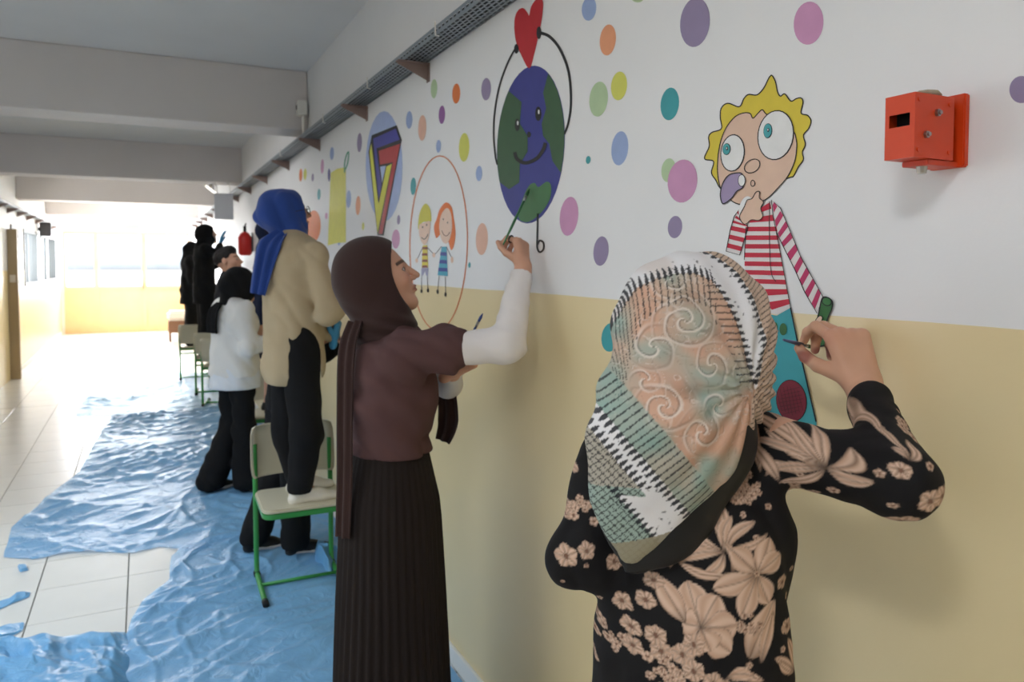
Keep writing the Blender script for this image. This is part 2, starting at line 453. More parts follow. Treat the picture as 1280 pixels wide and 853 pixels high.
dots = [(736.5, 11, 9, 15, BL), (797, -3, 8, 6, GR), (760, 50, 10, 19.5, SA), (774, 107.5, 10, 18, YE), (748.5, 124, 11.5, 22, GR),
        (837.5, 130, 11.5, 20.5, TE), (869, 28, 18.5, 31, PU), (775, 185.5, 10.5, 21.5, BL), (735.5, 200, 3, 5, TE), (836, 213, 9, 15, GR),
        (853.5, 226.5, 18.5, 27, PK), (844, 284, 9, 14, PU), (711.5, 270.5, 11.5, 24.5, PK), (751.5, 314, 9.5, 18.5, PU), (1011, 29, 18.5, 27, PK),
        (1277, 112, 15, 17, PU), (763, 422, 11, 18, TE), (602.5, 299, 7.5, 20, PE), (542.7, 111, 4, 12, GR), (570.5, 117, 5, 12.5, OR),
        (607.8, 111.5, 6, 14, PU), (552.5, 143.5, 4, 11.5, MG), (511.7, 150, 4, 11, BL), (528, 160, 5, 16, PE), (580.3, 184.3, 6.5, 18, YE),
        (548.3, 183, 3, 8, BL), (599, 217, 4, 9.5, BL), (516.7, 233, 3.5, 11, TE), (449.5, 178.4, 3, 12, PU), (415, 192, 2.5, 8, BL),
        (436, 249, 3, 11, BL), (447.7, 257, 3, 12, SA), (498.4, 275, 2, 6, PU), (495, 299, 5, 12, PK), (454, 283, 1.5, 5, YE),
        (403, 208, 2, 9, PK), (376, 219, 2, 8, OR), (381.5, 218, 2, 7, YE), (398.8, 243, 2, 7, TE), (408, 270, 1.5, 4, PK), (391, 222, 1.5, 5, PU),
        (392, 283, 9, 20, OR), (587, 331.5, 1.5, 3.5, TE), (424, 300, 2, 7, BL)]
CN = {PK: 'pink', PU: 'grey purple', TE: 'teal', BL: 'light blue', YE: 'yellow', OR: 'orange', PE: 'peach', GR: 'pale green', MG: 'violet', SA: 'salmon'}
for k, (x, y, rx, ry, c) in enumerate(dots):
    o = oval('painted_dot', (x, y), (rx, ry), c, 1 + (0.5 if (x, y) == (853.5, 226.5) else 0), wall_right, tilt=6 if x > 640 else 2)
    o['label'] = CN[c] + ' dot painted on the white wall'
def labelled(o, s): o['label'] = s; return o

# ---- globe with a face and a heart
S4, O4 = 2.585, (600, 0)
g = labelled(fill('globe_painting', ring((663.8, 180.8), (42.3, 98.8), 3, 40), (58, 62, 140), 1, wall_right, smooth=False), 'painted smiling globe holding up a red heart')
DG = (58, 92, 62)
gx, gy = 663.8, 180.8
def rim(a0, a1, n=9):
    t = math.radians(3); out = []
    for k in range(n):
        a = math.radians(a0 + (a1 - a0) * k / (n - 1)); x = 41.9 * math.cos(a); y = 98.2 * math.sin(a)
        out.append((gx + x * math.cos(t) - y * math.sin(t), gy + x * math.sin(t) + y * math.cos(t)))
    return out
fill('continent', rim(150, 222) + zz([(135, 330), (130, 400), (155, 440), (155, 490), (130, 530), (128, 590), (95, 612)], S4, O4), DG, 2, g, smooth=False)
fill('continent', rim(-66, 20) + zz([(235, 520), (225, 465), (205, 440), (200, 400), (215, 350), (205, 300)], S4, O4), DG, 2, g, smooth=False)
fill('continent', zz([(160, 600), (178, 592), (190, 605), (215, 588), (230, 598), (228, 640), (205, 680), (175, 708), (150, 718), (125, 702), (140, 640)], S4, O4), (70, 116, 74), 2, g)
for c, r in (((122, 404), (8, 20)), ((190, 368), (10, 23))):
    e = oval('eye', zz([c], S4, O4)[0], (r[0] / S4, r[1] / S4), BLACK, 3, g)
    oval('glint', zz([(c[0] + 2, c[1] - 6)], S4, O4)[0], (1.1, 2.8), (235, 235, 235), 4, g)
oval('nose', zz([(160, 435)], S4, O4)[0], (2.4, 3.6), BLACK, 3, g)
stroke('smile', zz([(114, 492), (122, 515), (150, 527), (185, 512), (205, 485), (213, 462)], S4, O4), 4.4, BLACK, 3, g)
fill('heart', zz([(160, 222), (135, 180), (116, 130), (112, 70), (122, 36), (140, 26), (155, 42), (160, 50), (166, 22), (182, -2), (196, -10), (205, 8), (201, 60), (190, 115), (175, 180)], S4, O4), (190, 38, 48), 2, g, n=3)
stroke('arm', zz([(118, 152), (92, 200), (66, 270), (50, 350), (45, 430), (50, 500), (57, 533)], S4, O4), 2.2, BLACK, 2, g)
stroke('arm', zz([(190, 105), (225, 118), (260, 160), (288, 235), (295, 330), (287, 395), (274, 434)], S4, O4), 4.0, BLACK, 2, g, taper=2.4)
oval('hand', zz([(119, 158)], S4, O4)[0], (2.8, 6), BLACK, 3, g); oval('hand', zz([(192, 106)], S4, O4)[0], (3.0, 8), BLACK, 3, g)
stroke('leg', zz([(188, 690), (187, 730), (186, 768), (186, 800), (194, 815), (206, 806), (206, 785), (194, 778), (187, 790)], S4, O4), 2.4, BLACK, 2, g)

# ---- the folded triangular letter emblem on its pale blue oval
S5, O5 = 4.7375, (440, 130)
em = labelled(oval('emblem_painting', (480.3, 208), (23, 69), (166, 184, 226), 1.5, wall_right), 'painted blue, red and yellow folded triangle emblem on pale blue oval')
fill('emblem_outline', zz([(118, 186), (266, 126), (297, 214), (290, 245), (188, 780), (152, 780), (99, 286)], S5, O5), BLACK, 2, em, smooth=False)
fill('emblem_blue_band', zz([(127, 206), (262, 146), (284, 212), (150, 262), (163, 368), (180, 478), (160, 565)], S5, O5), (66, 66, 160), 3, em, smooth=False)
fill('emblem_red_band', zz([(160, 278), (287, 236), (182, 770), (160, 770), (243, 345), (168, 360)], S5, O5), (184, 56, 60), 3, em, smooth=False)
fill('emblem_yellow_band', zz([(118, 228), (160, 592), (207, 370), (238, 355), (154, 765), (106, 286)], S5, O5), (224, 222, 74), 3, em, smooth=False)
fill('emblem_window', zz([(168, 372), (203, 366), (180, 470)], S5, O5), (180, 196, 232), 3, em, smooth=False)
stroke_geo(MB(), zz([(150, 262), (163, 368), (180, 478), (160, 580), (118, 215)], S5, O5), 1.2, 4, smooth=False).build('emblem_line', paint_mat(BLACK), em)

# ---- yellow scroll
sc = labelled(fill('scroll_painting', [(413.5, 216), (422, 211), (432.5, 209), (432.5, 303), (421, 304), (410, 307)], (222, 216, 96), 1.5, wall_right, smooth=False), 'painted yellow scroll with curled top corners')
oval('curl', (411.5, 219), (1.6, 8), (84, 84, 150), 2, sc); stroke('curl', [(431, 216), (431, 205), (433, 195), (436, 190), (435, 203), (432, 212)], 1.4, (70, 160, 130), 2, sc)

# ---- two children holding hands inside an orange ring
S3, O3 = 3.555, (500, 180)
kids = labelled(stroke('children_painting', ring((548.5, 304), (36, 109), 1, 48), 1.5, (214, 128, 84), 1.5, wall_right, closed=True, smooth=False), 'painted boy and girl holding hands inside an orange oval ring')
SKIN = (232, 200, 180)
def Z(*p): return zz(p, S3, O3)
fill('boy_hair', Z((82, 380), (84, 330), (95, 290), (115, 265), (135, 290), (140, 340), (125, 345), (100, 350)), (206, 198, 74), 2, kids)
fill('boy_face', Z((88, 360), (110, 350), (135, 345), (134, 390), (125, 430), (110, 450), (95, 430), (86, 395)), SKIN, 3, kids)
stroke('boy_smile', Z((97, 415), (110, 424), (122, 412), (126, 400)), 0.9, BLACK, 4, kids)
oval('boy_eye', Z((103, 370))[0], (0.7, 1.3), BLACK, 4, kids); oval('boy_eye', Z((121, 360))[0], (0.7, 1.3), BLACK, 4, kids)
fill('boy_shirt', Z((102, 452), (122, 450), (127, 550), (97, 550)), (224, 206, 84), 2, kids, smooth=False)
for y in (458, 486, 514, 540):
    fill('boy_stripe', Z((101, y), (123, y), (125, y + 11), (99, y + 11)), (140, 84, 70), 3, kids, smooth=False)
fill('boy_trousers', Z((96, 552), (127, 552), (125, 585), (117, 585), (113, 566), (103, 585), (96, 585)), (160, 158, 190), 2, kids, smooth=False)
for pts in (((102, 460), (84, 500), (76, 515)), ((122, 460), (140, 478), (152, 492)), ((98, 585), (96, 650)), ((122, 585), (125, 645))):
    stroke('boy_limb', Z(*pts), 0.8, (90, 80, 90), 2, kids, smooth=False)
oval('boy_shoe', Z((97, 655))[0], (1.2, 2.4), BLACK, 3, kids); oval('boy_shoe', Z((126, 651))[0], (1.4, 2.6), BLACK, 3, kids)
oval('boy_hand', Z((76, 519))[0], (1.6, 2.8), SKIN, 3, kids)
fill('girl_hair', Z((160, 415), (152, 370), (165, 330), (178, 290), (205, 260), (230, 280), (240, 330), (248, 400), (240, 455), (228, 472), (218, 440), (200, 380), (172, 412)), (228, 118, 56), 2, kids)
fill('girl_face', Z((176, 370), (185, 315), (210, 285), (228, 310), (233, 370), (222, 425), (205, 443), (186, 425)), SKIN, 3, kids)
stroke('girl_smile', Z((188, 385), (198, 405), (212, 408), (224, 392)), 0.8, (120, 60, 50), 4, kids)
oval('girl_eye', Z((195, 335))[0], (0.6, 1.2), BLACK, 4, kids); oval('girl_eye', Z((214, 350))[0], (0.6, 1.2), BLACK, 4, kids)
fill('girl_dress', Z((186, 458), (208, 456), (214, 588), (168, 584)), (80, 170, 196), 2, kids, smooth=False)
for y, a, b in ((480, 182, 208), (515, 178, 210), (550, 173, 212)):
    fill('girl_stripe', Z((a, y), (b, y + 2), (b + 1, y + 18), (a - 2, y + 16)), (62, 78, 156), 3, kids, smooth=False)
for pts in (((186, 455), (165, 482), (152, 494)), ((208, 458), (225, 495), (233, 508)), ((175, 586), (169, 650)), ((202, 588), (204, 660))):
    stroke('girl_limb', Z(*pts), 0.8, (90, 80, 90), 2, kids, smooth=False)
oval('girl_shoe', Z((169, 657))[0], (1.4, 3), BLACK, 3, kids); oval('girl_shoe', Z((204, 669))[0], (1.4, 3), BLACK, 3, kids)
oval('girl_hand', Z((233, 515))[0], (1.8, 4), SKIN, 3, kids); oval('joined_hands', Z((152, 494))[0], (1.8, 3), SKIN, 3, kids)

# ---- the large cartoon child in a striped shirt
S1, O1 = 4.265, (860, 80)
SKB = (226, 192, 170)
hair_pts = [(450, 62), (468, 95), (480, 150), (495, 172), (518, 160), (550, 198), (580, 185), (605, 182), (615, 205), (605, 262), (640, 275), (658, 305), (645, 345), (618, 380), (628, 430), (612, 470), (617, 510), (590, 550), (565, 598), (545, 606), (430, 640), (250, 690), (180, 668), (150, 620), (127, 580), (138, 520), (90, 505), (115, 440), (112, 390), (130, 365), (180, 345), (174, 285), (180, 235), (215, 210), (275, 228), (300, 185), (325, 163), (370, 165), (405, 130), (428, 85), (438, 68)]
H = zz(hair_pts, S1, O1)
boy = labelled(fill('cartoon_child_painting', H, (222, 200, 66), 1, wall_right, n=4), 'painted cartoon child with spiky yellow hair, huge eyes and red striped shirt')
stroke('hair_line', H, 1.5, BLACK, 1.6, boy, closed=True)
face_pts = [(300, 262), (335, 265), (350, 290), (378, 262), (400, 245), (425, 270), (500, 300), (565, 360), (580, 400), (583, 450), (572, 520), (535, 600), (480, 665), (430, 715), (380, 738), (320, 742), (275, 748), (230, 725), (182, 672), (162, 590), (164, 490), (180, 405), (210, 335), (255, 282)]
FP = zz(face_pts, S1, O1)
fill('face', FP, SKB, 2, boy, n=4); stroke('face_line', FP, 1.2, BLACK, 3, boy, closed=True)
for c, r, t, ic, ir in (((242, 475), (62, 97), 6, (212, 455), (20, 30)), ((472, 380), (94, 131), 8, (432, 357), (22, 38))):
    e = oval('eye_line', zz([c], S1, O1)[0], (r[0] / S1 + 0.8, r[1] / S1 + 0.8), BLACK, 3.4, boy, t)
    oval('eye_white', zz([c], S1, O1)[0], (r[0] / S1 - 0.6, r[1] / S1 - 0.6), (234, 234, 234), 4, boy, t)
    oval('iris_line', zz([ic], S1, O1)[0], (ir[0] / S1 + 0.4, ir[1] / S1 + 0.4), BLACK, 5, boy, 4)
    oval('iris', zz([ic], S1, O1)[0], (ir[0] / S1 - 0.3, ir[1] / S1 - 0.3), (76, 166, 172), 6, boy, 4)
    oval('pupil', zz([(ic[0] + 4, ic[1] - 4)], S1, O1)[0], (1.5, 2.4), BLACK, 7, boy); oval('glint', zz([(ic[0] + 4, ic[1] - 5)], S1, O1)[0], (0.7, 1.3), (235, 235, 235), 8, boy)
stroke('nose', ring(zz([(347, 545)], S1, O1)[0], (10.6, 7.6), -35, 26), 1.1, BLACK, 4, boy, closed=True, smooth=False)
stroke('mouth', ring(zz([(350, 637)], S1, O1)[0], (2.6, 3.8), 0, 18), 1.0, BLACK, 4, boy, closed=True, smooth=False)
TG = zz([(295, 588), (250, 584), (215, 600), (188, 645), (178, 700), (188, 742), (205, 742), (240, 715), (265, 680), (300, 655)], S1, O1)
fill('horn', TG, (160, 144, 180), 4, boy); stroke('horn_line', TG, 1.3, BLACK, 5, boy, closed=True)
oval('horn_ring', zz([(293, 622)], S1, O1)[0], (4.8, 7.8), BLACK, 5.5, boy); oval('horn_mouth', zz([(293, 622)], S1, O1)[0], (4.0, 6.9), (232, 232, 232), 6, boy)
# body
S2, O2 = 2.941, (890, 240)
def B(*p): return zz(p, S2, O2)
RED = (196, 36, 62); RED2 = (190, 50, 100); WHT = (228, 222, 222)
TP = B((160, 72), (215, 30), (232, 90), (245, 150), (265, 280), (292, 425), (242, 452), (190, 440), (130, 400), (122, 250), (128, 130))
fill('shirt', TP, WHT, 2, boy, smooth=False)
def lerp(a, b, t): return (a[0] + (b[0] - a[0]) * t, a[1] + (b[1] - a[1]) * t)
def band_stripes(name, left, right, n, frac, c, slant=0.0):
    """stripes between two polylines given in zoomed coordinates"""
    def along(P, t):
        t = min(max(t, 0), 0.9999) * (len(P) - 1); i = int(t); return lerp(P[i], P[i + 1], t - i)
    for k in range(n):
        t0 = (k + 0.15) / n; t1 = (k + 0.15 + frac) / n
        fill(name, B(along(left, t0), along(right, t0 + slant), along(right, t1 + slant), along(left, t1)), c, 3, boy, smooth=False)
band_stripes('shirt_stripe', [(170, 62), (128, 130), (124, 200), (122, 270), (126, 340), (240, 450)], [(213, 32), (240, 130), (252, 200), (264, 272), (278, 345), (291, 424)], 11, 0.52, RED, 0.0)
SLV = B((222, 30), (255, 60), (285, 130), (330, 240), (375, 320), (411, 385), (390, 447), (345, 370), (310, 290), (265, 200), (240, 148), (228, 90))
fill('sleeve', SLV, WHT, 2.4, boy, smooth=False)
band_stripes('sleeve_stripe', [(224, 40), (240, 140), (265, 200), (310, 290), (345, 370), (390, 445)], [(228, 32), (268, 92), (300, 165), (333, 245), (374, 320), (410, 385)], 9, 0.5, RED2, 0.0)
SL2 = B((105, 62), (85, 90), (70, 140), (55, 218), (105, 232), (136, 130), (120, 100))
fill('sleeve', SL2, WHT, 2.4, boy, smooth=False)
band_stripes('sleeve_stripe', [(100, 66), (75, 120), (56, 216)], [(118, 98), (134, 132), (108, 230)], 6, 0.5, RED, 0.0)
for P in (SLV, SL2): stroke('sleeve_line', P, 1.0, BLACK, 4, boy, closed=True, smooth=False)
stroke('shirt_line', B((215, 35), (214, 150), (220, 290), (238, 330)), 0.8, BLACK, 4, boy); stroke('shirt_line', B((240, 150), (265, 280), (292, 425)), 0.9, BLACK, 4, boy); stroke('shirt_line', B((128, 130), (122, 250)), 0.9, BLACK, 4, boy, smooth=False)
HND = zz([(282, 815), (308, 760), (322, 728), (338, 722), (350, 716), (370, 684), (388, 682), (388, 715), (410, 736), (395, 770), (405, 812), (385, 834), (345, 832), (318, 853), (300, 850)], S1, O1)
oval('cuff', zz([(312, 768)], S1, O1)[0], (8, 15), (236, 236, 236), 4.2, boy, 15); fill('hand', HND, SKB, 5, boy); stroke('hand_line', HND, 1.0, BLACK, 6, boy, closed=True)
TL = (60, 160, 172)
fill('trousers', B((150, 440), (240, 455), (292, 425), (320, 560), (350, 690), (386, 840), (386, 860), (205, 860), (200, 650), (190, 620), (180, 650), (172, 860), (130, 860)), TL, 2, boy, smooth=False)
stroke('trousers_line', B((292, 425), (320, 560), (350, 690), (386, 845)), 1.8, BLACK, 4, boy); stroke('trousers_line', B((172, 740), (178, 640), (188, 620), (200, 645), (206, 745)), 1.3, BLACK, 4, boy)
oval('knee_patch_line', B((295, 768))[0], (19.3, 26.6), BLACK, 3, boy, -8); oval('knee_patch', B((295, 768))[0], (18.4, 25.7), (126, 28, 50), 4, boy, -8)
pl = MB()
for k in range(-3, 4):
    stroke_geo(pl, B((280 + k * 13, 712 + abs(k) * 6), (300 + k * 13, 822 - abs(k) * 6)), 0.5, 5, smooth=False)
    stroke_geo(pl, B((250 + abs(k) * 5, 768 + k * 14 + 8), (340 - abs(k) * 5, 768 + k * 14 - 8)), 0.5, 5, smooth=False)
pl.build('patch_lines', paint_mat((80, 18, 34)), boy)
oval('button', B((265, 505))[0], (4.6, 7.6), (52, 104, 58), 4, boy); oval('button', B((237, 497))[0], (2.6, 6), (52, 104, 58), 4, boy)
CUP = B((412, 388), (445, 400), (444, 432), (428, 470), (420, 520), (430, 545), (425, 562), (380, 570), (372, 558), (385, 520), (375, 500), (390, 470), (398, 440))
fill('green_cup', CUP, (54, 108, 56), 4, boy); stroke('cup_line', CUP, 1.6, BLACK, 5, boy, closed=True)
oval('cup_rim', B((428, 403))[0], (6.6, 5.6), BLACK, 6, boy, 25); oval('cup_mouth', B((428, 403))[0], (5.4, 4.4), (62, 120, 66), 7, boy, 25)
FH = B((388, 470), (402, 456), (412, 462), (408, 482), (416, 505), (398, 520), (380, 515), (384, 492))
fill('holding_hand', FH, SKB, 6, boy); stroke('holding_hand_line', FH, 0.9, BLACK, 7, boy, closed=True)
oval('collar_spot', B((175, 120))[0], (1.2, 1.2), SKB, 1.2, boy)

# ================================================================== FIXTURES
M_GALV = mat('galvanised_steel', (150, 158, 166), 0.42, metal=0.75, var=0.1, vscale=8)
M_BRK = mat('bracket_paint', (150, 128, 122), 0.6)
M_CABLE = mat('dark_cables', (40, 42, 46), 0.6)
def cable_tray(xw, side, z, y0, y1, near_y, label, brackets, group):
    """xw: wall plane, side: -1 tray projects to -x"""
    w = 0.105; hgt = 0.032
    e = empty('cable_tray', (xw + side * w / 2, y0, z)); tag(e, label, 'cable tray')
    xi, xo = xw + side * 0.006, xw + side * w
    lo, hi = min(xi, xo), max(xi, xo)
    # perforated bottom: rows of slots cut right through where they can be told apart, plain sheet further away
    mb = MB(); rows = 6; pitch = 0.036; nx = rows
    yy = y0
    while yy < near_y:
        for r in range(rows):
            a = lo + (hi - lo) * r / rows; b = lo + (hi - lo) * (r + 1) / rows
            c0, c1 = yy, yy + pitch
            off = pitch * 0.5 if r % 2 else 0.0
            ha, hb = a + (b - a) * 0.22, b - (b - a) * 0.22; h0, h1 = c0 + pitch * 0.13, c1 - pitch * 0.13
            q = [(a, c0 + off, z), (b, c0 + off, z), (b, c1 + off, z), (a, c1 + off, z), (ha, h0 + off, z), (hb, h0 + off, z), (hb, h1 + off, z), (ha, h1 + off, z)]
            mb.add(q, [(0, 4, 5, 1), (1, 5, 6, 2), (2, 6, 7, 3), (3, 7, 4, 0)])
        yy += pitch
    mb.build('perforated_bottom', M_GALV, e)
    fl = MB()
    if near_y < y1: fl.box((lo, near_y + 0.018, z - 0.0008), (hi, y1, z + 0.0008))
    fl.build('plain_bottom', M_GALV, e) if near_y < y1 else None
    # side flanges: the outer one slotted too
    fb = MB(); yy = y0; xf = xo
    while yy < near_y:
        c0, c1 = yy, yy + pitch; z0, z1 = z, z + hgt; m0, m1 = z + 0.012, z + 0.021
        q = [(xf, c0, z0), (xf, c1, z0), (xf, c1, z1), (xf, c0, z1), (xf, c0 + 0.008, m0), (xf, c1 - 0.008, m0), (xf, c1 - 0.008, m1), (xf, c0 + 0.008, m1)]
        fb.add(q, [(0, 1, 5, 4), (1, 2, 6, 5), (2, 3, 7, 6), (3, 0, 4, 7)]); yy += pitch
    fb.box((xf - 0.001, near_y, z), (xf + 0.001, y1, z + hgt))
    fb.box((min(xf, xf - side * 0.008), y0, z + hgt), (max(xf, xf - side * 0.008), y1, z + hgt + 0.0016))
    fb.build('outer_flange', M_GALV, e)
    MB().box((min(xi, xi + side * 0.002), y0, z), (max(xi, xi + side * 0.002), y1, z + hgt)).build('inner_flange', M_GALV, e)
    MB().box((lo + 0.006, y0, z + 0.012), (hi - 0.006, y1, z + 0.028)).build('cable_bundle', M_CABLE, e, bevel=0.004)
    for k, (fx, rr) in enumerate(((0.25, 0.010), (0.45, 0.008), (0.66, 0.011))):
        x = xi + (xo - xi) * fx
        pts = [(x + 0.006 * math.sin(1.3 * y + k * 2), y, z + rr + 0.003) for y in np.linspace(y0, y1, int((y1 - y0) / 0.5))]
        MB().tube(pts, rr, 6).build('cable', M_CABLE, e, True)
    for y in (2.55, 3.45, 4.4, 5.9, 7.4):
        if y0 < y < near_y:
            MB().tube([(xo - side * 0.01, y, z - 0.004), (xo + side * 0.004, y, z - 0.003), (xo + side * 0.004, y + 0.004, z + 0.048)], 0.003, 6).build('cable_tie', M_FRAME, e)
    for y in brackets:
        b = empty('tray_bracket', (xw, y, z - 0.07)); tag(b, None, 'bracket', group)
        x1 = xw + side * 0.135
        MB().prism([(xw, 0, z - 0.075), (xw, 0, z - 0.008), (x1, 0, z - 0.008), (x1, 0, z - 0.016)], (0, y - 0.0015, 0), (0, y + 0.0015, 0)).build('gusset', M_BRK, b)
        MB().box((min(xw, x1), y - 0.016, z - 0.008), (max(xw, x1), y + 0.016, z - 0.004)).build('arm', M_BRK, b)
        s = MB().box((min(xw, xw + side * 0.004), y - 0.016, z - 0.078), (max(xw, xw + side * 0.004), y + 0.016, z - 0.008)).build('wall_plate', M_BRK, b)
        b['label'] = 'brown triangular bracket carrying the cable tray on the ' + ('mural wall' if side < 0 else 'wall with the windows')
cable_tray(W, -1, 2.394, 1.6, END_Y - 0.45, 8.4, 'galvanised perforated cable tray above the mural', [2.92, 3.85, 5.0, 6.15, 7.3, 8.45, 9.6, 10.8, 12.0, 13.2, 14.4, 15.6, 17.0], 'brackets under the mural wall tray')
cable_tray(LEFT_X, 1, 2.33, 10.4, END_Y - 0.45, 10.4, 'galvanised cable tray above the windows of the bright wall', [11.2, 12.1, 13.0, 14.0, 15.1, 16.3, 17.6], 'brackets under the window wall tray')

# ---- red call-point box
M_RED = mat('orange_red_enamel', (216, 66, 14), 0.42, 0.5, bump=0.05, bscale=60, var=0.04)
M_STEEL = MATS['steel']; M_DARK = mat('dark_inside', (14, 12, 12), 0.8)
pA = onwall(1187, 150); pB = onwall(1187, 203)
zt = onwall(1180, 122)[2]; zb = onwall(1186, 203)[2]
yb = onwall(1189, 160)[1]                        # near edge of back plate
bx = empty('alarm_box', (W, yb, zb)); tag(bx, 'orange red metal alarm box with a dark slot bolted to the white wall', 'alarm box')
XF = 0.955
y_n = yb + 0.008
def solve_y(px, x):                               # y of a point with given pixel column and x
    lo, hi = 0.2, 3.0
    for _ in range(50):
        m_ = (lo + hi) / 2
        if pix((x, m_, 1.7))[0] > px: lo = m_
        else: hi = m_
    return (lo + hi) / 2
y_f = solve_y(1105, XF)
y_n = solve_y(1142, XF)
yb2 = y_f + 0.004
z1 = at(1142, 113, 1.0); 
def solve_z(py, x, y):
    d = CR.T @ (np.array([x, y, 1.7]) - CP)
    return CAM_H - ((py - 330) / F) * (-d[2]) if False else (CP + ray(pix((x, y, 1.7))[0], py) * (x / ray(pix((x, y, 1.7))[0], py)[0]))[2]
ztop = solve_z(115, XF, y_n); zbot = solve_z(196, XF, y_n)
mb = MB()
# front face with slot opening
sl0, sl1 = y_n + (y_f - y_n) * 0.16, y_n + (y_f - y_n) * 0.86
s0, s1 = zbot + (ztop - zbot) * 0.50, zbot + (ztop - zbot) * 0.70
t = 0.002
mb.box((XF, y_n, zbot), (XF + t, y_f, s0)); mb.box((XF, y_n, s1), (XF + t, y_f, ztop))
mb.box((XF, y_n, s0), (XF + t, sl0, s1)); mb.box((XF, sl1, s0), (XF + t, y_f, s1))
mb.box((XF + t, y_n, zbot), (W - 0.03, y_n + t, ztop)); mb.box((XF + t, y_f - t, zbot), (W - 0.03, y_f, ztop))
mb.box((XF + t, y_n + t, ztop - t), (W - 0.03, y_f - t, ztop)); mb.box((XF + t, y_n + t, zbot), (W - 0.03, y_f - t, zbot + t))
mb.build('case', M_RED, bx)
MB().box((XF + 0.02, y_n + 0.004, zbot + 0.004), (XF + 0.03, y_f - 0.004, ztop - 0.004)).build('inner_plate', M_DARK, bx)
MB().box((W - 0.03, y_n + 0.012, zbot + 0.006), (W - 0.012, y_f - 0.004, ztop - 0.004)).build('neck', M_RED, bx)
MB().box((W - 0.012, y_n - 0.004, zbot - 0.008), (W, y_f + 0.004, ztop + 0.008)).build('back_plate', M_RED, bx, bevel=0.002)
MB().box((XF + 0.035, y_n + 0.004, zbot - 0.008), (W - 0.012, y_f - 0.002, zbot - 0.0005)).build('lower_plate', M_RED, bx, bevel=0.001)
for (fx, fz) in ((0.55, 0.72), (0.28, 0.36)):
    c = np.array([XF + (W - 0.03 - XF) * fx, y_n, zbot + (ztop - zbot) * fz])
    MB().tube([c, c + (0, -0.004, 0)], 0.0052, 6).tube([c + (0, -0.004, 0), c + (0, -0.007, 0)], 0.003, 8).build('bolt', M_STEEL, bx)
for (fx, fz) in ((0.10, 0.90), (0.88, 0.88), (0.10, 0.12), (0.88, 0.12)):
    c = np.array([XF + (W - 0.03 - XF) * fx, y_n, zbot + (ztop - zbot) * fz]); MB().tube([c, c + (0, -0.0015, 0)], 0.0035, 8).build('rivet', M_RED, bx)
c = np.array([XF + 0.05, (y_n + y_f) / 2, zbot - 0.008])
MB().tube([c, c + (0, 0, -0.010)], [0.0075, 0.006], 10).build('glass_plug', mat('clear_plug', (190, 190, 180), 0.2, 0.6), bx)

# ---- SDF-free stone: a flattened pebble
def pebble(name, c, r, m, seed):
    bm = bmesh.new(); bmesh.ops.create_icosphere(bm, subdivisions=3, radius=1)
    g_ = np.random.default_rng(seed); d1 = g_.normal(size=(4, 3))
    for v in bm.verts:
        k = 1 + sum(0.06 * math.sin(3 * float(np.dot(d, v.co)) + i) for i, d in enumerate(d1))
        v.co = Vector((v.co.x * r[0] * k, v.co.y * r[1] * k, v.co.z * r[2] * k))
    zmin = min(v.co.z for v in bm.verts)
    for v in bm.verts: v.co += Vector((c[0], c[1], c[2] - zmin))
    me = bpy.data.meshes.new(name); bm.to_mesh(me); bm.free()
    return link(name, me, m, None, True)
tag(pebble('stone', (XF + 0.055, (y_n + y_f) / 2 - 0.004, ztop), (0.022, 0.013, 0.0052), mat('sandy_stone', (168, 156, 136), 0.9, bump=0.4, bscale=160, var=0.12, vscale=60), 3), 'small flat sandy stone lying on top of the red box', 'stone')

# ---- small white detector box on the beam next to the tray
p = at(392, 137, 5.15)
sx_ = 1.03; sy_ = 5.36
e = empty('junction_box', (sx_, sy_, 2.55)); tag(e, 'small white junction box on the beam above the cable tray', 'junction box')
zc = solve_z(137, 1.0, 5.36)
MB().box((W - 0.085, 5.29, 2.60), (W - 0.02, 5.38, 2.70)).build('case', M_FRAME, e, bevel=0.006)
MB().box((W - 0.088, 5.32, 2.64), (W - 0.085, 5.35, 2.67)).build('socket', mat('grey_plastic', (110, 110, 112), 0.5), e)
MB().tube([(W - 0.04, 5.335, 2.60), (W - 0.04, 5.335, 2.45)], 0.012, 8).build('conduit', M_FRAME, e)

# ---- grey panel hanging from the beam, tube lamp beside it
gp = onwall(297, 245, 0.9)
e = empty('hanging_sign', (0.92, 8.95, 2.1)); tag(e, 'pale grey blank sign panel hanging below the beam', 'sign')
MB().box((0.74, 8.95, 2.07), (0.94, 8.97, 2.36)).build('panel', mat('pale_grey_panel', (226, 228, 234), 0.6), e, bevel=0.004)
MB().tube([(0.77, 8.96, 2.36), (0.77, 8.96, 2.42), (0.77, 9.1, 2.46), (0.77, 9.25, 2.53)], 0.004, 6).build('hanger', M_FRAME, e)
MB().tube([(0.91, 8.96, 2.36), (0.91, 8.96, 2.42), (0.91, 9.1, 2.46), (0.91, 9.25, 2.53)], 0.004, 6).build('hanger', M_FRAME, e)
la = empty('wall_lamp', (0.6, 9.0, 2.40)); tag(la, 'slim lit tube lamp under the second beam', 'lamp')
MB().tube([at(258, 233, 8.6), at(271, 243, 8.5)], 0.014, 8).build('tube', M_TUBE, la, True)
MB().tube([at(256, 231.5, 8.62), at(257.5, 232.6, 8.6)], 0.02, 8).build('socket', M_FRAME, la)
MB().tube([at(271.5, 243.4, 8.5), at(273, 244.6, 8.5)], 0.02, 8).build('socket', M_FRAME, la)
MB().tube([at(264, 236, 8.6), at(264, 222, 9.0)], 0.01, 8).build('bracket', M_FRAME, la)

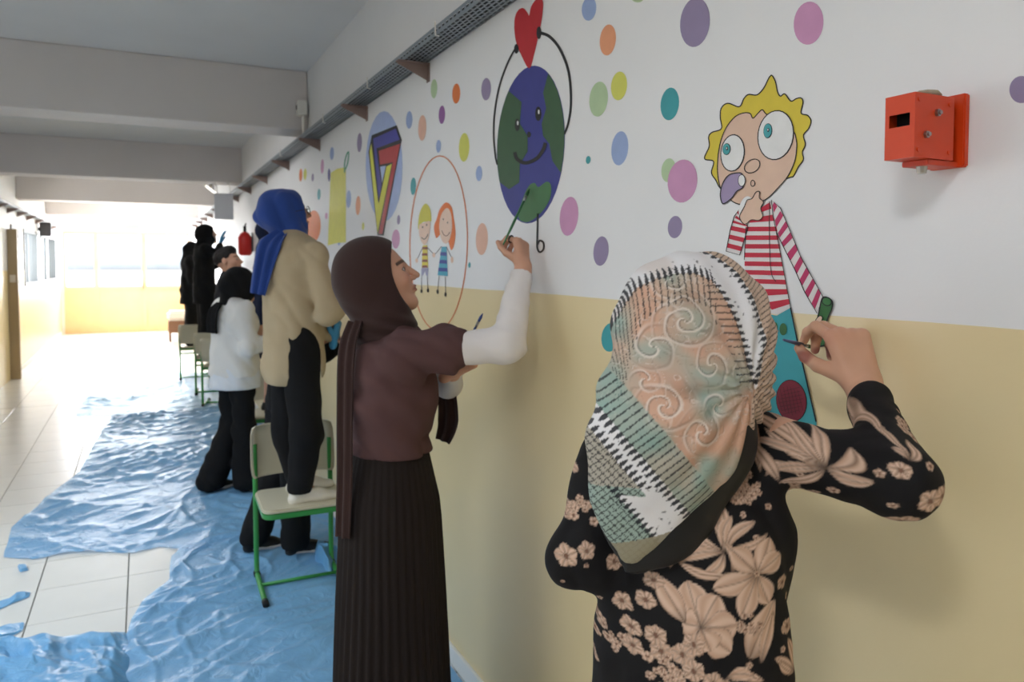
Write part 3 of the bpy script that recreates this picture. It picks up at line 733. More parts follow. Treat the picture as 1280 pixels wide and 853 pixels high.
# ---- loudspeaker on the left wall, exit sign over the end doors
p = at(70, 287, 13.2); y = p[1]
e = empty('loudspeaker', (LEFT_X + 0.12, y, p[2] - 0.1)); tag(e, 'small black loudspeaker high on the bright window wall', 'loudspeaker')
MB().box((LEFT_X + 0.03, y - 0.08, p[2] - 0.12), (LEFT_X + 0.20, y + 0.08, p[2] + 0.12)).build('case', mat('black_plastic', (34, 34, 36), 0.6), e, bevel=0.01)
MB().box((LEFT_X, y - 0.03, p[2] - 0.03), (LEFT_X + 0.03, y + 0.03, p[2] + 0.03)).build('mount', MATS['black_plastic'], e)
MB().box((LEFT_X + 0.045, y - 0.084, p[2] - 0.10), (LEFT_X + 0.185, y - 0.08, p[2] + 0.10)).build('grille', mat('speaker_grille', (60, 60, 62), 0.7), e)
e = empty('exit_sign', (-0.27, END_Y - 0.04, 2.36)); tag(e, 'small pale green exit sign above the glazed end doors', 'sign')
px_ = 0.0
pe = at(165, 288, 16.8)
MB().box((pe[0] - 0.17, END_Y - 0.05, 2.34), (pe[0] + 0.17, END_Y, 2.50)).build('case', M_FRAME, e, bevel=0.006)
MB().box((pe[0] - 0.15, END_Y - 0.054, 2.36), (pe[0] + 0.15, END_Y - 0.05, 2.48)).build('face', mat('exit_green', (150, 190, 160), 0.5), e)
MB().box((pe[0] - 0.42, END_Y - 0.06, 2.36), (pe[0] - 0.32, END_Y, 2.44)).build('detector', M_FRAME, e, bevel=0.01)

# ---- red fire box high on the wall far down
c = onwall(316, 303)
e = empty('fire_extinguisher', (W - 0.08, c[1], c[2] - 0.2)); tag(e, 'small red fire extinguisher hung on the mural wall', 'extinguisher')
MB().tube([(W - 0.08, c[1], c[2] - 0.14), (W - 0.08, c[1], c[2] - 0.12), (W - 0.08, c[1], c[2] + 0.05), (W - 0.08, c[1], c[2] + 0.09), (W - 0.08, c[1], c[2] + 0.11)], [0.05, 0.07, 0.07, 0.045, 0.02], 14).build('cylinder', mat('red_paint', (200, 40, 34), 0.4), e, True)
MB().tube([(W - 0.08, c[1], c[2] + 0.11), (W - 0.08, c[1], c[2] + 0.17)], 0.015, 8).tube([(W - 0.08, c[1] - 0.01, c[2] + 0.17), (W - 0.08, c[1] - 0.10, c[2] + 0.19)], 0.008, 6).build('valve', mat('black_plastic'), e)
MB().box((W - 0.012, c[1] - 0.03, c[2] - 0.1), (W, c[1] + 0.03, c[2] + 0.1)).build('wall_bracket', M_DKFRAME, e)

# ---- box-like stool by the far doors
e = empty('stool', (0.80, 17.6, 0)); tag(e, 'brown stool with a pale cushion beside the end doors', 'stool')
q = at(227, 397, 15.2)
sx_, sy_ = q[0] - 0.05, q[1]
e.location = (sx_, sy_, 0)
MB().box((sx_ - 0.22, sy_ - 0.22, 0.42), (sx_ + 0.22, sy_ + 0.22, 0.62)).build('cushion', mat('pale_cushion', (222, 212, 204), 0.8), e, bevel=0.05, segs=3)
MB().box((sx_ - 0.20, sy_ - 0.20, 0.18), (sx_ + 0.20, sy_ + 0.20, 0.42)).build('apron', mat('brown_wood', (120, 86, 66), 0.6), e, bevel=0.01)
for a in (-1, 1):
    for b in (-1, 1):
        MB().box((sx_ + a * 0.17 - 0.02, sy_ + b * 0.17 - 0.02, 0), (sx_ + a * 0.17 + 0.02, sy_ + b * 0.17 + 0.02, 0.18)).build('leg', MATS['brown_wood'], e)

# ================================================================== SCULPTING HELPERS (implicit surfaces meshed with surface nets)
def nrm(v): v = np.asarray(v, float); return v / (np.linalg.norm(v) + 1e-12)
class Cone:
    """tapered capsule a->b; optional flattening q along n"""
    def __init__(s, a, b, ra, rb, k=0.02, n=None, q=1.0, sub=False):
        s.a = np.asarray(a, float); s.b = np.asarray(b, float); s.ra = ra; s.rb = rb; s.k = k; s.n = None if n is None else nrm(n); s.q = q; s.sub = sub
    def bbox(s):
        r = max(s.ra, s.rb) * max(1, s.q)
        return np.minimum(s.a, s.b) - r, np.maximum(s.a, s.b) + r
    def d(s, X, Y, Z):
        ba = s.b - s.a; L = float(ba @ ba) + 1e-12
        px, py, pz = X - s.a[0], Y - s.a[1], Z - s.a[2]
        h = np.clip((px * ba[0] + py * ba[1] + pz * ba[2]) / L, 0, 1)
        px = px - ba[0] * h; py = py - ba[1] * h; pz = pz - ba[2] * h
        r2 = px * px + py * py + pz * pz
        if s.n is not None and s.q != 1.0:
            vn = px * s.n[0] + py * s.n[1] + pz * s.n[2]
            r2 = r2 + vn * vn * (1 / s.q ** 2 - 1)
            sc = min(1.0, s.q) ** 0.5
        else: sc = 1.0
        return (np.sqrt(np.maximum(r2, 1e-12)) - (s.ra + (s.rb - s.ra) * h)) * sc
class Ell:
    def __init__(s, c, r, axes=None, k=0.02, sub=False):
        s.c = np.asarray(c, float); s.r = np.asarray(r, float); s.A = np.eye(3) if axes is None else np.asarray(axes, float); s.k = k; s.sub = sub  # rows = axes
    def bbox(s):
        e = np.sqrt(((s.A * s.r[:, None]) ** 2).sum(0)); return s.c - e, s.c + e
    def d(s, X, Y, Z):
        px, py, pz = X - s.c[0], Y - s.c[1], Z - s.c[2]
        q = [(px * a[0] + py * a[1] + pz * a[2]) / r for a, r in zip(s.A, s.r)]
        k0 = np.sqrt(q[0] ** 2 + q[1] ** 2 + q[2] ** 2 + 1e-12)
        k1 = np.sqrt((q[0] / s.r[0]) ** 2 + (q[1] / s.r[1]) ** 2 + (q[2] / s.r[2]) ** 2 + 1e-12)
        return k0 * (k0 - 1) / k1
class Half:
    """keeps the side where (p - c).n < 0"""
    def __init__(s, c, n): s.c = np.asarray(c, float); s.n = nrm(n)
def sdf_mesh(prims, h, cuts=(), disp=None, pad=0.02, sub=0):
    bb = [p.bbox() for p in prims if not p.sub]
    lo = np.min([b[0] for b in bb], 0) - pad; hi = np.max([b[1] for b in bb], 0) + pad
    n = np.ceil((hi - lo) / h).astype(int) + 1
    ax = [(lo[i] + h * np.arange(n[i])).astype(np.float32) for i in range(3)]
    D = np.full(n, 0.5, np.float32)
    for p in prims:
        b0, b1 = p.bbox(); m = 0.05 + p.k * 2
        i0 = np.clip(np.floor((b0 - m - lo) / h).astype(int), 0, n); i1 = np.clip(np.ceil((b1 + m - lo) / h).astype(int) + 1, 0, n)
        if np.any(i1 <= i0): continue
        sl = tuple(slice(a, b) for a, b in zip(i0, i1))
        X = ax[0][sl[0]][:, None, None]; Y = ax[1][sl[1]][None, :, None]; Z = ax[2][sl[2]][None, None, :]
        d = p.d(X, Y, Z).astype(np.float32); c = D[sl]
        if p.sub:
            d = -d; kk = max(p.k, 1e-5)
            t = np.clip(0.5 - 0.5 * (c - d) / kk, 0, 1); D[sl] = c + (d - c) * t + kk * t * (1 - t)
        else:
            kk = max(p.k, 1e-5)
            t = np.clip(0.5 + 0.5 * (c - d) / kk, 0, 1); D[sl] = c + (d - c) * t - kk * t * (1 - t)
    if disp is not None:
        m = np.abs(D) < 0.05; I = np.nonzero(m)
        D[m] += disp(ax[0][I[0]], ax[1][I[1]], ax[2][I[2]]).astype(np.float32)
    for c in cuts:
        d = (ax[0][:, None, None] - c.c[0]) * c.n[0] + (ax[1][None, :, None] - c.c[1]) * c.n[1] + (ax[2][None, None, :] - c.c[2]) * c.n[2]
        D = np.maximum(D, d.astype(np.float32))
    D[0] = D[-1] = 0.5; D[:, 0] = D[:, -1] = 0.5; D[:, :, 0] = D[:, :, -1] = 0.5
    return surfnet(D, lo, h)
def surfnet(D, lo, h):
    S = D < 0
    cnt = np.zeros(tuple(np.array(D.shape) - 1), np.int8)
    C8 = [(i, j, k) for i in (0, 1) for j in (0, 1) for k in (0, 1)]
    a, b, c = cnt.shape
    for (i, j, k) in C8: cnt += S[i:i + a, j:j + b, k:k + c]
    act = (cnt > 0) & (cnt < 8)
    idx = np.argwhere(act); N = len(idx)
    vid = np.full(act.shape, -1, np.int64); vid[act] = np.arange(N)
    vals = np.stack([D[idx[:, 0] + i, idx[:, 1] + j, idx[:, 2] + k] for (i, j, k) in C8], 1)
    pos = np.zeros((N, 3)); w = np.zeros(N)
    for u in range(8):
        for v in range(u + 1, 8):
            cu, cv = np.array(C8[u]), np.array(C8[v])
            if np.abs(cu - cv).sum() != 1: continue
            m = (vals[:, u] < 0) != (vals[:, v] < 0)
            t = vals[m, u] / (vals[m, u] - vals[m, v])
            pos[m] += cu + t[:, None] * (cv - cu); w[m] += 1
    V = lo + h * (idx + pos / w[:, None])
    Fs = []
    for axn in range(3):
        o1, o2 = [x for x in range(3) if x != axn]
        s0 = [slice(None)] * 3; s1 = [slice(None)] * 3; s0[axn] = slice(0, -1); s1[axn] = slice(1, None)
        for s_ in (s0, s1):
            s_[o1] = slice(1, -1); s_[o2] = slice(1, -1)
        A, B = S[tuple(s0)], S[tuple(s1)]
        for inside_first in (True, False):
            e = np.argwhere(A & ~B if inside_first else ~A & B)
            if len(e) == 0: continue
            g = e.copy(); g[:, o1] += 1; g[:, o2] += 1
            def cell(d1, d2):
                q = g.copy(); q[:, o1] -= d1; q[:, o2] -= d2; return vid[q[:, 0], q[:, 1], q[:, 2]]
            quad = np.stack([cell(1, 1), cell(0, 1), cell(0, 0), cell(1, 0)], 1)
            flip = (axn == 1) != (not inside_first)
            if flip: quad = quad[:, ::-1]
            Fs.append(quad)
    return V, np.concatenate(Fs)
def relax(V, Fq, it=2, lam=0.5):
    n = len(V)
    e = np.concatenate([Fq[:, [0, 1]], Fq[:, [1, 2]], Fq[:, [2, 3]], Fq[:, [3, 0]]])
    deg = np.bincount(e[:, 0], minlength=n) + np.bincount(e[:, 1], minlength=n)
    for _ in range(it):
        for l in (lam, -lam * 1.04):
            A = np.zeros((n, 3))
            for c in range(3):
                A[:, c] = np.bincount(e[:, 0], V[e[:, 1], c], n) + np.bincount(e[:, 1], V[e[:, 0], c], n)
            V = V + l * (A / deg[:, None] - V)
    return V
def quads_mesh(name, V, Fq, colors=None):
    me = bpy.data.meshes.new(name); nf = len(Fq)
    me.vertices.add(len(V)); me.vertices.foreach_set('co', np.asarray(V, np.float32).ravel())
    me.loops.add(nf * 4); me.loops.foreach_set('vertex_index', np.asarray(Fq, np.int32).ravel())
    me.polygons.add(nf); me.polygons.foreach_set('loop_start', np.arange(0, nf * 4, 4, dtype=np.int32))
    try: me.polygons.foreach_set('loop_total', np.full(nf, 4, np.int32))
    except Exception: pass
    me.update(calc_edges=True)
    if colors is not None: set_col(me, colors)
    return me
def set_col(me, rgb):
    a = me.color_attributes.get('Col') or me.color_attributes.new('Col', 'FLOAT_COLOR', 'POINT')
    c = np.ones((len(me.vertices), 4), np.float32); c[:, :3] = rgb
    a.data.foreach_set('color', c.ravel())
def subdivided(me, levels=1):
    o = bpy.data.objects.new('tmp', me); col.objects.link(o)
    m = o.modifiers.new('s', 'SUBSURF'); m.levels = levels; m.render_levels = levels
    dg = bpy.context.evaluated_depsgraph_get(); dg.update()
    r = bpy.data.meshes.new_from_object(o.evaluated_get(dg))
    bpy.data.objects.remove(o); return r
def verts_of(me):
    v = np.zeros(len(me.vertices) * 3, np.float32); me.vertices.foreach_get('co', v); return v.reshape(-1, 3).astype(float)
def sculpt(name, prims, h, m, parent, cuts=(), disp=None, sub=0, paint=None, rel=2, extra=()):
    """extra: more (prims, h, cuts) chunks joined into the same mesh"""
    V, Q = sdf_mesh(prims, h, cuts, disp); V = relax(V, Q, rel)
    for (p2, h2, c2, d2) in extra:
        V2, Q2 = sdf_mesh(p2, h2, c2, d2); V2 = relax(V2, Q2, rel)
        Q = np.concatenate([Q, Q2 + len(V)]); V = np.concatenate([V, V2])
    me = quads_mesh(name, V, Q)
    if sub: me = subdivided(me, sub); me.name = name
    if paint is not None: set_col(me, paint(verts_of(me)))
    return link(name, me, m, parent, True)
class Noise:
    """smooth value noise"""
    def __init__(s, seed): s.g = np.random.default_rng(seed).random((32, 32, 32)).astype(np.float32) * 2 - 1
    def __call__(s, x, y, z):
        out = 0; xi = [np.floor(t).astype(int) for t in (x, y, z)]; f = [t - i for t, i in zip((x, y, z), xi)]
        f = [t * t * (3 - 2 * t) for t in f]
        for i in (0, 1):
            for j in (0, 1):
                for k in (0, 1):
                    w = (f[0] if i else 1 - f[0]) * (f[1] if j else 1 - f[1]) * (f[2] if k else 1 - f[2])
                    out = out + w * s.g[(xi[0] + i) % 32, (xi[1] + j) % 32, (xi[2] + k) % 32]
        return out
NZ = Noise(3)
def folds(amp, fx, fy, fz, seed=0.0):
    """cloth undulation: ridged noise stretched by frequencies"""
    def f(X, Y, Z):
        n = NZ(X * fx + 7.3 + seed, Y * fy + 3.1 + seed * 2, Z * fz + 11.7)
        n2 = NZ(X * fx * 2.1 + 1.3 + seed, Y * fy * 2.1 + 9.1, Z * fz * 2.1 + 5.7)
        return amp * ((1 - 2.2 * np.abs(n)) * 0.8 + 0.45 * n2)
    return f

# ---------------------------------------------------------------- figures
class Sk:
    """skeleton in world space: local (right, forward, up) axes at a base point"""
    def __init__(s, base, theta, H):
        s.o = np.asarray(base, float); t = math.radians(theta); s.sc = H / 1.60; s.H = H
        s.R = np.array([math.cos(t), -math.sin(t), 0]); s.Fw = np.array([math.sin(t), math.cos(t), 0]); s.U = np.array([0, 0, 1.0])
        s.J = {}
        L = s.loc
        s.J.update(hip=L(0, 0, .86), waist=L(0, 0, .99), chest=L(0, 0.0, 1.19), neck=L(0, -.01, 1.345), head=L(0, .02, 1.485),
                   shR=L(.155, -.01, 1.305), shL=L(-.155, -.01, 1.305), elR=L(.20, -.03, 1.04), elL=L(-.20, -.03, 1.04), wrR=L(.20, .06, .82), wrL=L(-.20, .06, .82),
                   hpR=L(.085, 0, .84), hpL=L(-.085, 0, .84), knR=L(.09, .02, .46), knL=L(-.09, .02, .46), anR=L(.09, -.01, .08), anL=L(-.09, -.01, .08))
        s.hR, s.hF, s.hU = s.R, s.Fw, s.U
    def loc(s, r, f, u): return s.o + s.sc * (r * s.R + f * s.Fw) + s.U * u * s.sc
    def turn_head(s, yaw=0, pitch=0, roll=0):
        """yaw>0 to the right, pitch>0 up"""
        a, b, c = map(math.radians, (yaw, pitch, roll))
        F0 = s.Fw * math.cos(a) + s.R * math.sin(a); R0 = s.R * math.cos(a) - s.Fw * math.sin(a)
        s.hF = F0 * math.cos(b) + s.U * math.sin(b); U0 = s.U * math.cos(b) - F0 * math.sin(b)
        s.hR = R0 * math.cos(c) + U0 * math.sin(c); s.hU = U0 * math.cos(c) - R0 * math.sin(c)
    def hl(s, x, y, z): return s.J['head'] + s.sc * (x * s.hR + y * s.hF + z * s.hU)
    def hax(s): return np.array([s.hR, s.hF, s.hU])
    # flesh
    def torso(s, inf=0.0, k=0.05):
        J = s.J; c = s.sc
        return [Cone(J['hip'], J['waist'], .142 * c + inf, .112 * c + inf, k, s.Fw, .72), Cone(J['waist'], J['chest'], .112 * c + inf, .138 * c + inf, k, s.Fw, .72),
                Cone(J['chest'] + .03 * c * s.U, (J['shR'] + J['shL']) / 2 - .03 * c * s.U, .128 * c + inf, .095 * c + inf, k, s.Fw, .75),
                Cone(J['shL'] - .012 * c * s.U, J['shR'] - .012 * c * s.U, .048 * c + inf, .048 * c + inf, k),
                Cone((J['shL'] + J['shR']) / 2, J['neck'] + .02 * c * s.U, .06 * c + inf, .046 * c + inf * .7, .03)]
    def bust(s, inf=0.0):
        J = s.J; c = s.sc
        return [Ell(J['chest'] + c * (sx * .062 * s.R + .075 * s.Fw + .0 * s.U), (.058 * c + inf, .052 * c + inf, .06 * c + inf), (s.R, s.Fw, s.U), .03) for sx in (-1, 1)]
    def arm(s, side, r=(.047, .038, .026), inf=0.0, upto=2.0, k=0.02, start=0.0):
        J = s.J; c = s.sc; a, b, w = J['sh' + side], J['el' + side], J['wr' + side]; P = []
        t = min(upto, 1.0); P.append(Cone(a, a + (b - a) * t, r[0] * c + inf, (r[0] + (r[1] - r[0]) * t) * c + inf, k))
        if upto > 1.0:
            t = upto - 1.0; P.append(Cone(b, b + (w - b) * t, r[1] * c + inf, (r[1] + (r[2] - r[1]) * t) * c + inf, k))
        return P
    def leg(s, side, inf=0.0, r=(.08, .055, .038), k=0.03):
        J = s.J; c = s.sc
        return [Cone(J['hp' + side], J['kn' + side], r[0] * c + inf, r[1] * c + inf, k), Cone(J['kn' + side], J['an' + side], r[1] * c + inf, r[2] * c + inf, k)]
    def foot(s, side, inf=0.0, yaw=0.0, k=0.012):
        J = s.J; c = s.sc; a = J['an' + side]; y = math.radians(yaw); f = s.Fw * math.cos(y) + s.R * math.sin(y); sd = np.cross(f, s.U)
        z = -.052 * c
        return [Cone(a, a + c * -.02 * f + s.U * z, .036 * c + inf, .030 * c + inf, k), Cone(a + c * -.02 * f + s.U * z, a + c * .10 * f + s.U * (z + .004), .028 * c + inf, .034 * c + inf, k, s.U, .8),
                Cone(a + c * .10 * f + s.U * z, a + c * .155 * f + s.U * (z - .003), .036 * c + inf, .028 * c + inf, k, s.U, .65), Cone(a, a + c * .10 * f + s.U * z, .034 * c + inf, .03 * c + inf, k)]
    def head(s, ears=False, fine=True):
        c = s.sc; A = s.hax(); hl = s.hl; E = lambda p, r, k=.015, sub=False: Ell(hl(*p), np.array(r) * c, A, k * c, sub)
        K = lambda p, q, a, b, k=.012, sub=False: Cone(hl(*p), hl(*q), a * c, b * c, k * c, sub=sub)
        P = [E((0, -.012, .03), (.074, .093, .086)), E((0, .028, -.028), (.059, .060, .082), .03), K((0, .062, -.098), (0, .055, -.088), .016, .022, .02),
             K((.046, .0, -.058), (.012, .062, -.096), .016, .014, .025), K((-.046, .0, -.058), (-.012, .062, -.096), .016, .014, .025),
             K((0, -.018, -.07), (0, -.045, -.20), .050, .050, .03)]
        if fine:
            P += [K((-.03, .076, .022), (.03, .076, .022), .010, .010, .014), E((.040, .052, -.022), (.024, .028, .026), .02), E((-.040, .052, -.022), (.024, .028, .026), .02)]
            for sx in (-1, 1):
                P.append(E((sx * .031, .090, .004), (.017, .012, .0095), .010, True))
                P.append(E((sx * .031, .0685, .004), (.0135, .0125, .0115), .003))
                P.append(K((sx * .016, .080, .010), (sx * .044, .070, .009), .0032, .0030, .004))
            P += [K((0, .086, .012), (0, .1085, -.026), .0062, .0098, .010), E((.0105, .096, -.030), (.0085, .010, .0075), .006), E((-.0105, .096, -.030), (.0085, .010, .0075), .006),
                  E((0, .083, -.0545), (.021, .0135, .0062), .006), E((0, .0815, -.0655), (.0185, .0130, .0068), .005), E((0, .100, -.0600), (.024, .012, .0016), .002, True)]
        if ears:
            for sx in (-1, 1):
                P += [E((sx * .076, -.012, -.002), (.009, .019, .031), .008), E((sx * .086, -.006, -.002), (.006, .010, .019), .004, True)]
        return P
    def face_paint(s, skin, lips=(150, 84, 76), brow=(52, 38, 32), iris=(60, 44, 34)):
        base = lin(skin); J = s.J['head']; A = s.hax(); c = s.sc
        def f(V):
            q = (V - J) @ A.T / c; x, y, z = q[:, 0], q[:, 1], q[:, 2]; ax = np.abs(x)
            C = np.tile(base, (len(V), 1)) * (1 + 0.05 * NZ(V[:, 0] * 40, V[:, 1] * 40, V[:, 2] * 40))[:, None]
            def mixin(w, colr):
                nonlocal C
                w = np.clip(w, 0, 1)[:, None]; C = C * (1 - w) + lin(colr) * w
            fr = y > .03
            mixin(fr * np.exp(-(((ax - .042) / .02) ** 2 + ((z + .025) / .02) ** 2)) * .25, (206, 120, 104))
            lw = fr * (y > .07) * np.clip(1.6 - (x / .0205) ** 2 * 1.3 - ((z + .060) / .0115) ** 2 * 1.3, 0, 1); mixin(lw * .85, lips)
            br = fr * np.clip(2.0 - np.abs(z - (.0245 + .004 * np.sin((ax - .012) / .036 * math.pi))) / .0032, 0, 1) * (ax > .013) * (ax < .05); mixin(br * .9, brow)
            ey = ((ax - .031) / .0145) ** 2 + ((z - .004) / .0062) ** 2
            mixin(fr * (y > .05) * np.clip((1.35 - ey) * 3, 0, 1), (44, 30, 28)); mixin(fr * (y > .05) * np.clip((0.85 - ey) * 4, 0, 1), (222, 214, 208))
            ir = ((ax - .031) / .0058) ** 2 + ((z - .0045) / .0058) ** 2; mixin(fr * (y > .05) * (ey < 1.0) * np.clip((1.0 - ir) * 4, 0, 1), iris)
            return C
        return f
def hand(wr, d, pn, side, curl, sc=1.0, thumb=(.5, .35), spread=0.05, fk=0.004):
    """wr wrist, d wrist->knuckles, pn palm normal (out of the palm), side +1: thumb toward cross(d, pn)*side; curl: per finger (mcp, pip, dip) degrees"""
    d = nrm(d); pn = nrm(np.asarray(pn) - d * np.dot(pn, d)); t = np.cross(d, pn) * side
    P = [Cone(wr - d * .03 * sc, wr + d * .012 * sc, .024 * sc, .024 * sc, .015, pn, .78)]
    for u in (-.026, -.008, .010, .026):
        P.append(Cone(wr + sc * (d * .012 + t * u * .62), wr + sc * (d * .082 + t * u * 1.05 - pn * .002), .0150 * sc, .0118 * sc, .012, pn, .85))
    ends = []
    segs = [((.036, .024, .019), .0086), ((.041, .027, .021), .0088), ((.038, .025, .020), .0084), ((.030, .019, .017), .0074)]   # index .. little
    for i, ((l1, l2, l3), r) in enumerate(segs):
        u = (.027, .009, -.009, -.026)[i]
        p = wr + sc * (d * (.088 - abs(u - .009) * .22) + t * u)
        a1, a2, a3 = [math.radians(x) for x in curl[i]]
        sp = (u - .0) * spread / .027
        D0 = nrm(d + t * sp); ang = 0.0; rr = r * sc
        P.append(Cone(p - pn * .0035 * sc - d * .002 * sc, p - pn * .003 * sc, r * .92 * sc, r * .9 * sc, .007)); P.append(Cone(wr + sc * (d * .03 + t * u * .5 - pn * .0085), p - pn * .004 * sc, .0035 * sc, .0045 * sc, .006))
        for l, a, r0, r1 in ((l1, a1, 1.04, 1.0), (l2, a2, 1.0, .92), (l3, a3, .92, .78)):
            ang += a; dd = D0 * math.cos(ang) + pn * math.sin(ang); q = p + dd * l * sc
            P.append(Cone(p, q, rr * r0, rr * r1, fk)); p = q
        ends.append(p)
    # thumb leaves the side of the palm near its base
    b = wr + sc * (d * .022 + t * .020 + pn * .006)
    m = b + sc * .042 * nrm(d * .72 + t * .62 + pn * thumb[0]); e = m + sc * .030 * nrm(d * .95 + t * .12 + pn * thumb[1]); f_ = e + sc * .024 * nrm(d * .95 - t * .15 + pn * thumb[1] * .8)
    P += [Cone(b, m, .0145 * sc, .0108 * sc, .010), Cone(m, e, .0104 * sc, .0096 * sc, .004), Cone(e, f_, .0096 * sc, .0078 * sc, .004)]
    ends.append(f_)
    return P, ends
RELAX = [(25, 30, 20), (28, 34, 22), (32, 38, 24), (36, 40, 25)]
def loft(name, rings, m, parent, close=True, cap=False):
    n = len(rings[0]); v = [p for r in rings for p in r]; f = []
    for i in range(len(rings) - 1):
        for k in range(n if close else n - 1):
            f.append((i * n + k, i * n + (k + 1) % n, (i + 1) * n + (k + 1) % n, (i + 1) * n + k))
    if cap: f.append(tuple(range(n))); f.append(tuple(range((len(rings) - 1) * n, len(rings) * n))[::-1])
    return link(name, pydata(name, v, f), m, parent, True)
def ribbon(name, line, width_dir, widths, thick, m, parent, pleat=0.0, npl=3, nu=13, seed=0):
    """hanging cloth end: centre line points, a width direction, widths; gently pleated; with thickness"""
    L = spline(line, False, 6); N = len(L); wd = nrm(width_dir); ws = np.interp(np.linspace(0, 1, N), np.linspace(0, 1, len(widths)), widths)
    rings = []
    for i, p in enumerate(L):
        t = nrm(L[min(i + 1, N - 1)] - L[max(i - 1, 0)]); w = nrm(wd - t * np.dot(wd, t)); nn = np.cross(t, w)
        front, back = [], []
        for k in range(nu):
            u = k / (nu - 1) - .5
            off = pleat * math.sin(u * npl * 2 * math.pi + .4 * math.sin(i * .25 + seed) + seed)
            q = p + w * u * ws[i] + nn * off; front.append(q + nn * thick / 2); back.append(q - nn * thick / 2)
        rings.append(front + back[::-1])
    return loft(name, rings, m, parent, True, True)
def hijab(s, name, m, parent, h=.006, tails=(), cape=0.10, bun=0.0, disp=None, sub=0, open_w=.058, open_h=.098, inf=0.016, top=0.0, open_y=.115, extra=(), open_d=.098, open_z=-.012):
    """wrapped headscarf: cap round the head, wrapped neck, draped collar"""
    c = s.sc; A = s.hax(); hl = s.hl; J = s.J
    P = [Ell(hl(0, -.015, .032 + top), np.array([.076 + inf, .097 + inf, .089 + inf]) * c, A, .02), Ell(hl(0, .008, -.045), np.array([.066 + inf, .066 + inf, .082]) * c, A, .03),
         Cone(hl(0, -.02, -.06), J['neck'] - .005 * c * s.U, .070 * c, .082 * c, .04), Cone(J['neck'] + .01 * s.U, J['neck'] - .035 * s.U + .015 * s.Fw, .08 * c, (.08 + cape * .3) * c, .04, s.Fw, .85)]
    if bun: P.append(Ell(hl(0, -.085, .01), np.array([.06, .05 + bun, .062]) * c, A, .04))
    P += list(extra)
    P.append(Ell(hl(0, open_y, open_z), np.array([open_w, open_d, open_h]) * c, A, .006, True))
    return sculpt(name, P, h, m, parent, disp=disp, sub=sub)

# ================================================================== PEOPLE
M_SKIN = mat('skin', None, 0.5, 0.35, vcol=True, bump=0.05, bscale=400)
M_BLACKCL = mat('black_cloth', (26, 26, 28), 0.9, 0.2, bump=0.25, bscale=500, var=0.08)
M_SHOEW = mat('white_shoe', (226, 222, 214), 0.6, bump=0.05)
M_SHOEB = mat('black_shoe', (24, 24, 26), 0.6)
M_SOLE = mat('white_sole', (214, 208, 206), 0.6)
def flat_skin(rgb):
    return lambda V: np.tile(lin(rgb), (len(V), 1)) * (1 + 0.06 * NZ(V[:, 0] * 35, V[:, 1] * 35, V[:, 2] * 35))[:, None]

# ---------------------------------------------------------------- woman in the floral blouse and patterned headscarf
b = at(868, 600, 1.08)
w1 = empty('person', (b[0], b[1], 0)); tag(w1, 'woman in black floral blouse and patterned headscarf painting the cartoon child', 'person')
s = Sk((b[0], b[1], 0), 55, 1.56); J = s.J
J['head'] = at(872, 424, 1.09)
J['shR'] = at(962, 556, 1.10); J['elR'] = at(1127, 603, 0.93); J['wrR'] = at(1080, 484, 1.155)
J['shL'] = at(764, 572, 1.14); J['elL'] = at(727, 695, 1.10); J['wrL'] = at(800, 650, 1.26)
mid = (J['shR'] + J['shL']) / 2
J['neck'] = mid + np.array([0, 0, .055]); J['chest'] = np.array([*(mid[:2] * .6 + b[:2] * .4), mid[2] - .13]); J['waist'] = np.array([b[0] - .005, b[1], .98])
s.turn_head(30, 4, 0)
hd = nrm(at(1053, 408, 1.20) - J['wrR'])
# right hand: back of the hand to the camera, thumb on the left, pinching a thin brush
pnorm = nrm(-CR[:, 0] * .22 - CR[:, 2] * 1.0)
HP, ends = hand(J['wrR'], hd, pnorm, 1, [(40, 48, 26), (50, 58, 32), (58, 62, 36), (64, 62, 36)], 1.04, thumb=(.62, .8))
tcheck = np.cross(hd, pnorm)
if np.dot(tcheck, -CR[:, 0]) < 0:
    HP, ends = hand(J['wrR'], hd, pnorm, -1, [(40, 48, 26), (50, 58, 32), (58, 62, 36), (64, 62, 36)], 1.04, thumb=(.62, .8))
SK1 = (212, 164, 136)
HP = [Cone(J['wrR'] + (J['elR'] - J['wrR']) * .55, J['wrR'], .034, .0245, .01)] + HP
HL, endsL = hand(J['wrL'], nrm(np.array([.9, .2, .35])), np.array([0, -.3, 1.0]), 1, [(50, 60, 30)] * 4, .93)
bodyP = s.torso(-.018) + s.bust(-.01) + s.arm('R', upto=1.7) + s.arm('L') + s.leg('R') + s.leg('L') + s.foot('R') + s.foot('L')
fp = s.face_paint(SK1)
sculpt('body', bodyP, .012, M_SKIN, w1, paint=fp, extra=[(s.head(True), .0045, (), None), (HP, .0026, (), None), (HL, .005, (), None)])
nails = MB()

# blouse
blP = s.torso(-.008) + s.bust(.008) + s.arm('R', (.050, .046, .034), .0, 1.78, .03) + s.arm('L', (.052, .046, .034), .0, 1.95, .03)
blP += [Cone(J['waist'], J['waist'] - np.array([0, 0, .22]), .132, .165, .05, s.Fw, .80), Cone(J['chest'], J['waist'], .130, .130, .05, s.Fw, .82)]
VR, VU = CR[:, 0], CR[:, 1]
def blouse_disp(X, Y, Z):
    n1 = NZ(X * 16 + Z * 6, Y * 16, Z * 9 + X * 5); n2 = NZ(X * 40 + 5, Y * 40 + Z * 20, Z * 26)
    return 0.0055 * (1 - 2 * np.abs(n1)) + 0.0018 * n2
C0 = at(870, 600, 1.0)
def uv1(V, c=C0, u0=870.0, v0=600.0, d=1.0):
    q = V - c; return u0 + q @ VR * F / d, v0 - q @ VU * F / d
TAN, TAN_D, TAN_L = lin((196, 160, 136)), lin((120, 88, 72)), lin((226, 198, 178))
